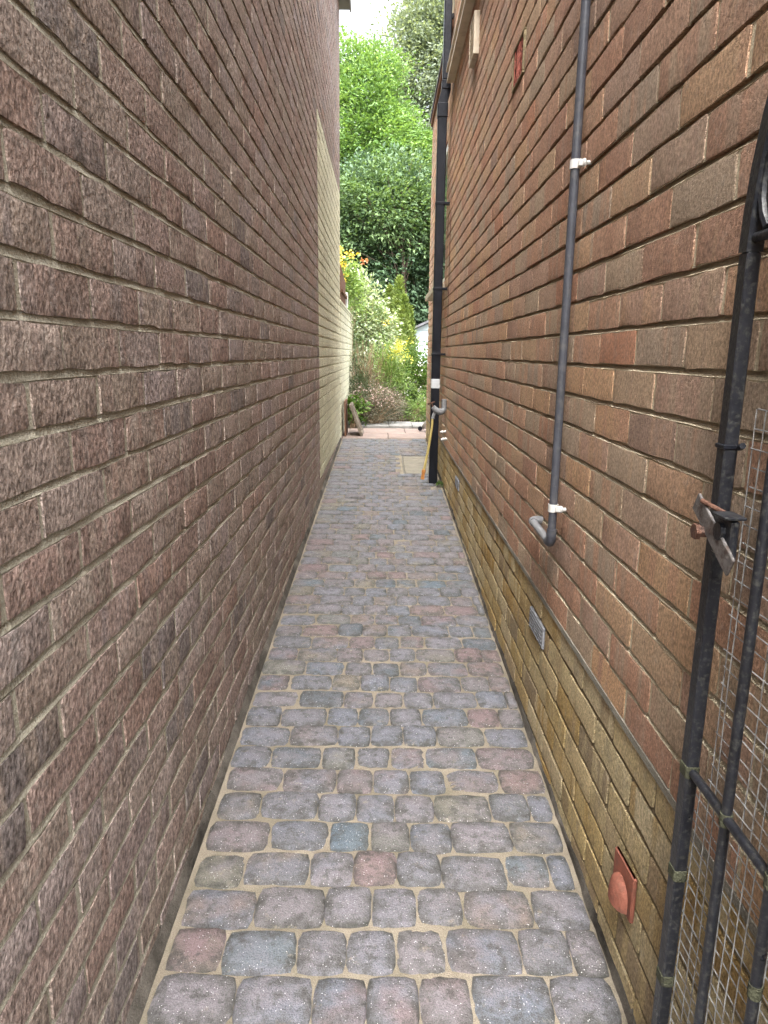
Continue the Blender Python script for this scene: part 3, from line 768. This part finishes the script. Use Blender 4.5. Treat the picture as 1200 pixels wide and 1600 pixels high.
for y, z in ((.87, -.556), (.767, -.556), (.662, -.556), (.87, -.72), (.87, -.90), (.662, -.70)):
    mb = MB(); h = .010 if y != .87 else .011
    if y == .87: mb.bbox((-.0097, .2608, z - h - gz(.6)), (.0097, .2852, z + h - gz(.6)), .003)
    else: mb.tube([G(y, z - h), G(y, z + h * .7)], .0078, 12)
    mb.build('weld', M_LICH, gt, None, True, 40)
mb = MB()                                                     # scroll near the top
pts = []
for k in range(40):
    a = k / 39 * 3.6 * math.pi - .9; r = .067 * (1 - k / 39 * .78)
    pts.append(G(.797 + r * math.cos(a), .195 + r * math.sin(a)))
mb.tube(pts, .006, 8); mb.build('scroll', M_GATE, gt, None, True, 40)
# welded mesh on the wall side
mb = MB()
wxm = .017
def wire(pts): mb.tube([(wxm + random.gauss(0, .0022), p[0] - .6, p[1] - gz(.6)) for p in pts], .00095, 4, 0, False)
z = -.06
while z > -1.12:
    far = .845 if z > -.57 else .905 + .012 * math.sin(z * 40)
    sag = random.gauss(0, .002)
    wire([(far, z), (.7, z - .002 + sag), (.5, z + sag), (.2, z)]); z -= .0235
y = .845
while y > .2:
    wire([(y, -.06), (y + random.gauss(0, .0015), -.4), (y + random.gauss(0, .0015), -.8), (y, -1.12)]); y -= .0215
for y in (.868, .888, .902): wire([(y, -.58 if y > .87 else -.57), (y + .001, -.8), (y, -1.12)])
mb.build('wire_mesh', M_WIRE, gt)
for z in (-.108,):
    mb = MB(); mb.bbox((-.0102, .2605, z - .003 - gz(.6)), (.0102, .2855, z + .003 - gz(.6)), .001); mb.tube([(.006, .256, z - gz(.6)), (.004, .244, z + .004 - gz(.6))], .004, 6); mb.build('cable_tie', M_BLACK, gt)
# latch
la = MB(); Rm = Matrix.Translation((-.03, .275, .915 - .0)) 
zc = -.205 - gz(.6)
M1 = Matrix.Translation((-.026, .232, zc - .004)) @ Matrix.Rotation(-1.06, 4, 'X')
la.bbox((-.002, -.013, -.060), (.002, .013, .060), .001, 0, M1)
latch = la.build('latch_bar', M_STEEL, gt)
la = MB(); la.tube([(-.034, .255, zc - .008), (-.012, .255, zc - .008)], .0075, 6); la.tube([(-.039, .255, zc - .008), (-.033, .255, zc - .008)], .0105, 6); la.tube([(-.03, .262, zc + .030), (-.006, .215, zc + .016)], .003, 8)
la.build('bolt', M_RUST, gt, None, False)
la = MB(); la.bbox((-.0235, .192, zc - .03), (-.0135, .240, zc + .020), .003); la.bbox((-.033, .190, zc + .0205), (-.008, .226, zc + .0245), .001); la.tube([(-.029, .216, zc + .002), (-.0235, .216, zc + .002)], .011, 10)
la.build('latch_bracket', M_GATE, gt)

# ------------------------------------------------------------------ small things by the patio
lb = empty('timber_screen', (-.3, 8.32, gardenz(8.3) + .012), 'weathered timber frame leaning against the cream wall at the end of the path', 'wooden frame')
Ml = Matrix.Translation((.075, 0, 0)) @ Matrix.Rotation(-.36, 4, 'Y')
for a, b in (((-.012, -.22, 0), (.018, -.19, .38)), ((-.012, .19, 0), (.018, .22, .38)), ((-.012, -.189, .35), (.018, .189, .38)), ((-.012, -.189, 0.001), (.018, .189, .03))):
    mb = MB(); mb.bbox(a, b, .003, 0, Ml); mb.build('rail', M_WOODG, lb)
mb = MB(); mb.box((-.006, -.188, .031), (.002, .188, .349), 0, Ml); mb.build('panel', M_WOODG, lb)
mb = MB(); mb.bbox((-.018, -.25, 0), (0, .2, .40), .003, 0, Matrix.Translation((-.10, 0, 0)) @ Matrix.Rotation(-.02, 4, 'Y'))
ob = mb.build('leaning_board', M_FENCE); ob.location = lb.location; props(ob, 'dark upright board standing behind the leaning timber frame', 'board')
mb = MB(); mb.tube([(.52, 8.75, gardenz(8.7) + .05), (.56, 8.45, gardenz(8.5) + .16)], .028, 14); 
wp = mb.build('drain_pipe', M_WHITEP, None, None, True, 40); props(wp, 'short white pipe lying on the patio by the right wall corner', 'pipe')
mb = MB(); mb.tube([(.475, 8.62, gardenz(8.6) + .05), (.475, 8.70, gardenz(8.6) + .05)], .024, 14); mb.tube([(.475, 8.61, gardenz(8.6) + .05), (.475, 8.619, gardenz(8.6) + .05)], .028, 14)
props(mb.build('pipe_end', M_BLACK, None, None, True, 40), 'black round pipe end on the patio by the right wall corner', 'pipe')

# ------------------------------------------------------------------ plants
def leaves(name, P, size, mat, parent, up=.55, droop=0., aspect=.5, tone=None, fold=.25, kind=None, outward=None):
    """P: (n,3) leaf positions -> one mesh of folded leaf blades"""
    n = len(P); r = rng
    d = r.normal(0, 1, (n, 3)); d[:, 2] = d[:, 2] * .5 - droop
    if outward is not None: d += outward * 1.2
    d /= np.linalg.norm(d, axis=1)[:, None]
    u = r.normal(0, 1, (n, 3)) * (1 - up) + np.array((0, 0, 1.)) * up
    s = np.cross(d, u); s /= np.linalg.norm(s, axis=1)[:, None] + 1e-9
    nn = np.cross(s, d)
    L = (size * r.uniform(.5, 1.4, n))[:, None]; W = L * aspect
    b = P; tip = P + d * L + nn * L * -.12
    mid = P + d * L * .45
    l = mid + s * W * .5 + nn * W * fold; rr_ = mid - s * W * .5 + nn * W * fold
    V = np.stack([b, l, tip, rr_], 1).reshape(-1, 3)
    i = np.arange(n) * 4
    F = np.concatenate([np.stack([i, i + 2, i + 1], 1), np.stack([i, i + 3, i + 2], 1)], 1).reshape(-1, 3)
    me = bpy.data.meshes.new(name); me.vertices.add(len(V)); me.vertices.foreach_set('co', V.astype('f').ravel())
    me.loops.add(len(F) * 3); me.loops.foreach_set('vertex_index', F.astype('i').ravel())
    me.polygons.add(len(F)); me.polygons.foreach_set('loop_start', np.arange(len(F), dtype='i') * 3)
    me.update(calc_edges=True)
    if tone is None: tone = r.uniform(0, 1, n)
    me.attributes.new('tone', 'FLOAT', 'FACE').data.foreach_set('value', np.repeat(np.clip(tone, 0, 1), 2).astype('f'))
    me.materials.append(mat)
    o = bpy.data.objects.new(name, me); COL.objects.link(o)
    if parent: o.parent = parent
    if kind: o['kind'] = kind
    return o


def clump_points(ells, nclump, per, rad, shell=.45, flat=.6):
    """twig-end clumps through the outer part of a set of ellipsoids"""
    w_ = np.array([e[3] * e[4] * e[5] for e in ells]) ** .7; w_ /= w_.sum()
    C = []
    for e, k in zip(ells, rng.multinomial(nclump, w_)):
        d = rng.normal(0, 1, (k, 3)); d /= np.linalg.norm(d, axis=1)[:, None]
        rr_ = (1 - shell * rng.random(k) ** 1.6)[:, None]
        C.append(np.array(e[:3]) + d * rr_ * np.array(e[3:6]) * (1 + .12 * rng.normal(0, 1, (k, 1))))
    C = np.concatenate(C)
    q = rng.normal(0, 1, (len(C), per, 3)) * rad * np.array((1, 1, flat))
    q *= rng.uniform(.6, 1.4, (len(C), 1, 1))
    P = (C[:, None, :] + q).reshape(-1, 3)
    ct = np.repeat(rng.uniform(-.38, .38, len(C)), per)
    return C, P, ct


def limb(mb, a, b, r0, r1, wig=.08, seg=6, n=5):
    a, b = np.array(a, float), np.array(b, float); L = np.linalg.norm(b - a)
    pts = []
    for k in range(n + 1):
        t = k / n; p = a + (b - a) * t + rng.normal(0, wig * L * .25, 3) * math.sin(math.pi * t); p[2] += .06 * L * math.sin(math.pi * t); pts.append(p)
    mb.tube(pts, [r0 + (r1 - r0) * k / n for k in range(n + 1)], seg)
    return pts


def tree(name, label, base, ells, nclump, per, rad, size, mat, trunk_r, cat='tree', group=None, shell=.5, up=.5, aspect=.5, droop=.1, tb=.5, nlimb=26, flat=.6, fork=None):
    root = empty(name, base, label, cat, group)
    b = np.array(base); C, P, ct = clump_points(ells, nclump, per, rad, shell, flat)
    mb = MB(); top = np.array(max(ells, key=lambda e: e[2])[:3]) - b
    fk = np.array(fork) - b if fork is not None else top * .45
    limb(mb, (0, 0, -.1), fk, trunk_r, trunk_r * .65, .04, 10, 6); limb(mb, fk, top, trunk_r * .65, trunk_r * .12, .05, 8, 6)
    mb.build('trunk', M_BARK, root, None, True)
    mb = MB()
    for c in C[rng.choice(len(C), min(nlimb, len(C)), replace=False)]:
        t = rng.uniform(.0, .75); st = fk + (top - fk) * t
        limb(mb, st, c - b, trunk_r * .22 * (1 - .5 * t), trunk_r * .03, .08, 5, 5)
    mb.build('limbs', M_BARK, root, None, True)
    ctr = np.mean([e[:3] for e in ells], 0)
    out = P - ctr; out /= np.linalg.norm(out, axis=1)[:, None]
    leaves('crown', P - b, size, mat, root, up, droop, aspect, tb + ct + rng.normal(0, .16, len(P)), outward=out)
    return root


LF_LIME = leaf_mat('lime_leaf', (.085, .17, .05), (.14, .25, .075), (.215, .335, .105), .35)
LF_DARK = leaf_mat('laurel_leaf', (.045, .085, .045), (.08, .14, .07), (.14, .21, .11), .25, .6)
LF_SAP = leaf_mat('sapling_leaf', (.06, .11, .045), (.10, .165, .065), (.16, .24, .10), .35, .6)
LF_GREY = leaf_mat('haze_pale_leaf', (.16, .205, .15), (.215, .265, .19), (.27, .32, .23), .4)  # haze over the far tree is put into these paler, bluer greens
LF_PALE = leaf_mat('variegated_leaf', (.15, .22, .10), (.28, .35, .20), (.55, .58, .46), .3)
LF_MID = leaf_mat('garden_leaf', (.05, .10, .02), (.085, .16, .03), (.15, .23, .05), .35)
LF_FRESH = leaf_mat('fresh_feathery_leaf', (.12, .20, .055), (.20, .30, .09), (.30, .40, .15), .4)
LF_THUJA = leaf_mat('conifer_spray', (.10, .155, .035), (.16, .22, .05), (.24, .30, .08), .25)
LF_ROSEM = leaf_mat('rosemary_leaf', (.035, .06, .022), (.06, .09, .035), (.11, .14, .07), .2)
LF_HEATH = leaf_mat('heather_leaf', (.08, .085, .05), (.13, .125, .08), (.21, .18, .14), .2)
LF_PINK = leaf_mat('dusty_pink_floret', (.30, .21, .19), (.40, .29, .26), (.50, .40, .36), .2)
LF_WHITE = leaf_mat('white_petal', (.62, .58, .58), (.72, .70, .69), (.78, .78, .76), .2)
LF_YEL = leaf_mat('yellow_petal', (.55, .40, .06), (.62, .49, .09), (.66, .56, .18), .25)
LF_YG = leaf_mat('yellow_green_flower', (.42, .42, .05), (.55, .52, .08), (.62, .58, .14), .25)
LF_CORAL = leaf_mat('coral_petal', (.55, .22, .12), (.6, .28, .16), (.65, .34, .2), .2)

tree('broadleaf_tree', 'tall hazy green tree at the back rising into the white sky', (2.4, 26, 1.1),
     [(2.2, 26, 9.8, 2.0, 2, 3.2), (.75, 25.6, 8.6, 1.3, 1.4, 1.9), (1.7, 25.6, 6.6, 1.5, 1.5, 1.3), (3.6, 26, 8.0, 1.8, 1.8, 3), (1.4, 25.8, 10.6, 1.0, 1.2, 1.2), (2.6, 26, 12.4, 1.3, 1.4, 1.6), (.1, 25.6, 7.2, .7, .8, .9)],
     1900, 48, .24, .115, LF_GREY, .26, shell=.85, up=.35, tb=.55, nlimb=70, aspect=.55)
tree('lime_green_tree', 'bright lime green tree in the middle of the gap between the walls', (-.5, 18, .3),
     [(-.75, 18, 4.9, 1.25, 1.2, 1.4), (.05, 17.6, 4.3, .95, 1.0, 1.1), (-.3, 17.8, 5.9, .75, .8, .8), (.55, 17.8, 3.5, .7, .8, .8), (-1.5, 18, 4.0, 1.2, 1.2, 1.5), (-.5, 17.3, 3.3, 1.1, .8, .8), (.8, 18, 4.6, .45, .5, .5), (-.9, 18, 6.5, .5, .5, .6)],
     1300, 62, .17, .085, LF_LIME, .13, shell=.6, up=.6, tb=.6, nlimb=50, flat=.45, aspect=.42)
tree('dark_evergreen_tree', 'dark glossy evergreen tree filling the gap below the lime green tree', (.3, 15.6, -.15),
     [(-.7, 15.4, 2.5, 1.2, .9, 1.2), (.6, 15.2, 2.3, 1.1, .9, 1.25), (0, 15.2, 1.2, 1.3, .9, 1.0), (1.3, 15.6, 1.7, 1.0, .9, 1.3), (-1.6, 15.6, 1.9, 1.0, .9, 1.6), (.2, 15.6, 3.2, .9, .7, .7), (1.1, 15.4, .7, .9, .8, .8), (-.8, 15.2, .6, .9, .7, .8)],
     1000, 52, .15, .095, LF_DARK, .12, shell=.5, up=.6, tb=.45, nlimb=40, aspect=.5)
tree('woodland_tree', 'leafy mid green tree standing behind the dark evergreen', (1.9, 20.5, .6),
     [(1.5, 20.5, 3.0, 1.3, 1.1, 1.6), (2.6, 20.8, 3.8, 1.4, 1.2, 1.8), (1.2, 20.3, 1.6, 1.4, 1.1, 1.3), (1.35, 20.4, 4.6, .7, .7, .9)], 420, 28, .2, .11, LF_MID, .13, tb=.45, shell=.6)
tree('woodland_tree', 'leafy tree behind the left garden wall, half hidden by the house', (-2.6, 20, .5),
     [(-2.4, 20, 3.2, 1.6, 1.2, 2.2), (-1.6, 19.6, 1.6, 1.2, 1, 1.4), (-2.2, 20, 5.4, 1.1, 1, 1.3)], 420, 28, .2, .11, LF_MID, .14, tb=.45, shell=.6)

tree('sapling_tree', 'mid green young tree in front of the dark evergreen, under the lime tree', (.5, 14.6, -.3),
     [(.35, 14.6, 3.05, .75, .6, .6), (-.5, 14.6, 2.9, .6, .6, .55), (.8, 14.6, 2.4, .5, .5, .6), (-.9, 14.7, 2.3, .5, .5, .6), (.1, 14.5, 2.4, .5, .5, .35)],
     170, 44, .15, .085, LF_SAP, .07, tb=.5, shell=.9, up=.6, nlimb=30, flat=.45)
# conifer with several spires
cf = empty('conifer', (.28, 13, gardenz(13)), 'golden green conifer with pointed spires left of the pale shed', 'tree')
P = []; O = []; cb = np.array(cf.location)
for (x, y, top, rb) in ((.30, 13, 1.27, .30), (.12, 13.1, 1.12, .2), (.47, 12.95, .78, .22), (.38, 12.8, .95, .2), (.02, 13.1, .78, .18)):
    n = int(5200 * rb / .3); h = rng.random(n) ** .8; zz = cb[2] + .02 + h * (top - cb[2])
    a = rng.uniform(0, 2 * math.pi, n); rad = rb * (1 - h) ** .75 * np.clip(rng.normal(.85, .16, n), .1, 1.2) * (1 + .22 * np.sin(a * 5 + zz * 9))
    P.append(np.stack([x + np.cos(a) * rad, y + np.sin(a) * rad, zz], 1)); O.append(np.stack([np.cos(a) * .35, np.sin(a) * .35, np.full(n, 1.)], 1))
P = np.concatenate(P); O = np.concatenate(O)
leaves('crown', P - cb, .07, LF_THUJA, cf, .2, -.2, .3, .5 + .35 * np.sin(P[:, 0] * 31 + P[:, 2] * 14) * .6 + rng.normal(0, .18, len(P)), outward=O)
mb = MB(); mb.tube([(0, 0, -.1), (0, 0, 1.4)], [.05, .02], 8); mb.build('trunk', M_BARK, cf, None, True)

# shed
sh = empty('shed', (.62, 13.9, gardenz(14)), 'pale blue weatherboarded shed with grey roof behind the conifer', 'shed')
sz = gardenz(14)
for k in range(12):
    z = .02 + k * .068
    xl = -.02 if True else 0
    mb = MB(); mb.add([(xl, 0, z), (1.6, 0, z), (1.6, .02, z), (xl, .02, z), (xl, .014, z + .068), (1.6, .014, z + .068), (1.6, .03, z + .068), (xl, .03, z + .068)],
                      [(0, 3, 2, 1), (4, 5, 6, 7), (0, 1, 5, 4), (1, 2, 6, 5), (2, 3, 7, 6), (3, 0, 4, 7)]); mb.build('board', M_SHED, sh)
mb = MB(); mb.add([(-.02, .004, .84), (1.6, .004, .84), (.79, .004, 1.2), (-.02, .03, .84), (1.6, .03, .84), (.79, .03, 1.2)], [(0, 1, 2), (5, 4, 3), (0, 3, 4, 1), (1, 4, 5, 2), (2, 5, 3, 0)]); mb.build('gable', M_SHED, sh)
mb = MB(); mb.box((-.02, .031, .02), (1.6, 1.6, .84)); mb.build('walls', M_SHED, sh)
mb = MB()
for sx in (-1, 1):
    ex = .79 + sx * .92; 
    q = [(.79, -.10, 1.225), (ex, -.10, .80), (ex, 1.7, .80), (.79, 1.7, 1.225)]
    v = q + [(a, b, c + .045) for a, b, c in q]
    mb.add(v, [(0, 1, 2, 3), (7, 6, 5, 4), (0, 4, 5, 1), (1, 5, 6, 2), (2, 6, 7, 3), (3, 7, 4, 0)])
mb.build('roof', M_ROOF, sh)


def bush(name, label, base, ells, ncl, per, rad, size, mat, cat='shrub', stem=True, up=.5, aspect=.5, droop=0., tb=.5, shell=.9, nst=20, stem_mat=None, group=None):
    root = empty(name, base, label, cat, group); b = np.array(base)
    C, P, ct = clump_points(ells, ncl, per, rad, shell, 1.)
    keep = P[:, 2] > b[2] + .01; P = P[keep]; ct = ct[keep]
    ctr = np.mean([e[:3] for e in ells], 0); out = P - ctr; out /= np.linalg.norm(out, axis=1)[:, None]
    leaves('foliage', P - b, size, mat, root, up, droop, aspect, tb + ct + rng.normal(0, .18, len(P)), outward=out)
    if stem:
        mb = MB()
        for c in C[rng.choice(len(C), min(nst, len(C)), replace=False)]: limb(mb, (rng.normal(0, .03), rng.normal(0, .03), -.02), c - b, .006, .002, .06, 5, 4)
        mb.build('stems', stem_mat or M_STEM, root, None, True)
    return root, C, P


def blooms(root, C, mat, n_pet, size, rad, name='flower'):
    """each flower head a ring of petals"""
    b = np.array(root.location)
    for c in C:
        P = np.repeat((c - b)[None], n_pet, 0) + rng.normal(0, rad, (n_pet, 3))
        o = P - (c - b); o[:, 2] += .4 * rad
        leaves(name, P, size, mat, root, .5, 0, .8, outward=o / (np.linalg.norm(o, axis=1)[:, None] + 1e-6), kind='stuff')


G_ = gardenz
# heather-like bush at the front
r1, C, P = bush('flowering_bush', 'low twiggy bush with dusty pink florets at the end of the path', (-.1, 9.35, G_(9.3)), [(-.12, 9.35, -.68, .34, .3, .30), (-.2, 9.3, -.78, .28, .25, .2), (.05, 9.4, -.70, .24, .22, .24)], 330, 14, .035, .035, LF_HEATH, aspect=.22, up=.2, nst=90)
tops = C[(C[:, 2] > -.66)]
leaves('blossoms', (np.repeat(tops, 9, 0) + rng.normal(0, .022, (len(tops) * 9, 3))) - np.array(r1.location), .022, LF_PINK, r1, .4, 0, .7)
# rosemary
bush('rosemary_bush', 'dark green needle leaved bush against the cream garden wall', (-.30, 10.1, G_(10.1)), [(-.34, 10.1, -.45, .2, .25, .42), (-.25, 10.0, -.62, .22, .25, .3)], 300, 16, .035, .045, LF_ROSEM, aspect=.16, up=.2, nst=40)
bush('leafy_perennial', 'low leafy green plant between the leaning frame and pink bush', (-.36, 9.0, G_(9)), [(-.36, 9.05, -.72, .12, .14, .17)], 60, 10, .03, .055, LF_MID, 'plant', aspect=.7)
# pale variegated shrub
r2, C, P = bush('variegated_shrub', 'tall pale variegated shrub leaning over the cream garden wall', (-.25, 11.4, G_(11.4)), [(-.33, 11.4, .65, .3, .3, .55), (-.12, 11.3, .45, .3, .3, .5), (.05, 11.4, .15, .25, .3, .5), (-.38, 11.3, .95, .2, .25, .3), (-.2, 11.2, -.05, .3, .3, .4)], 420, 16, .06, .06, LF_PALE, up=.6, aspect=.5, nst=30)
# yellow rose high on the left
r3, C, P = bush('climbing_rose', 'climbing rose with yellow blooms above the fence panel', (-.62, 10.4, G_(10.4)), [(-.52, 10.4, 1.05, .22, .25, .35), (-.7, 10.4, .6, .2, .25, .5), (-.40, 10.5, .85, .16, .2, .25)], 190, 14, .05, .05, LF_FRESH, aspect=.6)
blooms(r3, np.array([(-.60, 10.15, 1.27), (-.44, 10.2, 1.30), (-.56, 10.15, 1.15), (-.54, 10.15, 1.02), (-.62, 10.2, 1.38)]), LF_YEL, 26, .05, .028)
blooms(r3, np.array([(-.26, 10.3, 1.24)]), LF_CORAL, 18, .04, .02)
# dried perennial stems
r4 = empty('dried_perennial', (-.2, 10.25, G_(10.25)), 'clump of dry brown stems in front of the variegated shrub', 'plant')
mb = MB()
for k in range(120):
    a = rng.uniform(-.2, .2); t = np.array((a * 1.2 + rng.normal(0, .05), rng.normal(0, .1), rng.uniform(.6, 1.05))); limb(mb, (a * .6, rng.normal(0, .06), 0), t, .004, .0015, .1, 4, 4)
mb.build('stems', M_STEM, r4)
# ragwort with yellow heads
r5, C, P = bush('feathery_plant', 'bright green feathery plant with yellow flower heads in the middle of the bed', (.16, 10.4, G_(10.4)), [(.15, 10.4, -.35, .24, .25, .42), (.05, 10.3, -.15, .2, .2, .35), (.27, 10.4, -.5, .2, .2, .3)], 360, 16, .05, .05, LF_FRESH, 'plant', aspect=.2, up=.3, nst=60)
hd = np.stack([rng.normal(.22, .07, 22), rng.normal(10.2, .08, 22), rng.normal(.02, .09, 22)], 1); blooms(r5, hd, LF_YG, 16, .024, .022)
blooms(r5, np.array([(.06, 10.2, .42)]), LF_YEL, 16, .03, .02)
# white flowering shrub on the right
r6, C, P = bush('white_flowered_shrub', 'dark leaved shrub dotted with white flowers by the right wall corner', (.48, 10.6, G_(10.6)), [(.48, 10.6, -.42, .24, .25, .42), (.62, 10.6, -.3, .25, .25, .45), (.4, 10.5, -.6, .2, .2, .25)], 330, 16, .05, .045, LF_MID, aspect=.45, nst=30, tb=.4)
fr_ = C[(C[:, 1] < 10.6)]; blooms(r6, fr_[rng.choice(len(fr_), 40, replace=False)] + np.array((0, -.05, .02)), LF_WHITE, 7, .026, .014)
# low grey green edging plants
bush('edging_plant', 'pale low edging plant beside the pink bush', (.22, 9.8, G_(9.8)), [(.22, 9.8, -.72, .16, .15, .2), (.1, 9.85, -.66, .14, .15, .22)], 110, 14, .035, .045, LF_HEATH, 'plant', aspect=.2, up=.3)
bush('edging_plant', 'fresh green grassy edging plant by the right wall corner', (.42, 9.85, G_(9.8)), [(.42, 9.85, -.78, .16, .14, .16), (.58, 9.9, -.75, .16, .14, .18)], 110, 14, .04, .06, LF_FRESH, 'plant', aspect=.14, up=.2)
bush('weed', 'tiny green weed in the joint at the foot of the black downpipe', (.468, 5.52, gz(5.52)), [(.468, 5.52, gz(5.52) + .012, .02, .05, .018)], 14, 8, .008, .018, LF_MID, 'weed', stem=False, aspect=.6)
# far wood behind everything
P = []
for x in np.arange(-9, 12, 1.1):
    _, q, _ = clump_points([(x + rng.normal(0, .3), 33 + rng.normal(0, 1), 2.6 + rng.uniform(0, 2.2), 1.6, 1.2, 2.6)], 60, 20, .35, .8); P.append(q)
P = np.concatenate(P); o = leaves('woodland', P, .24, LF_MID, None, .5, .1, .5, kind='stuff')
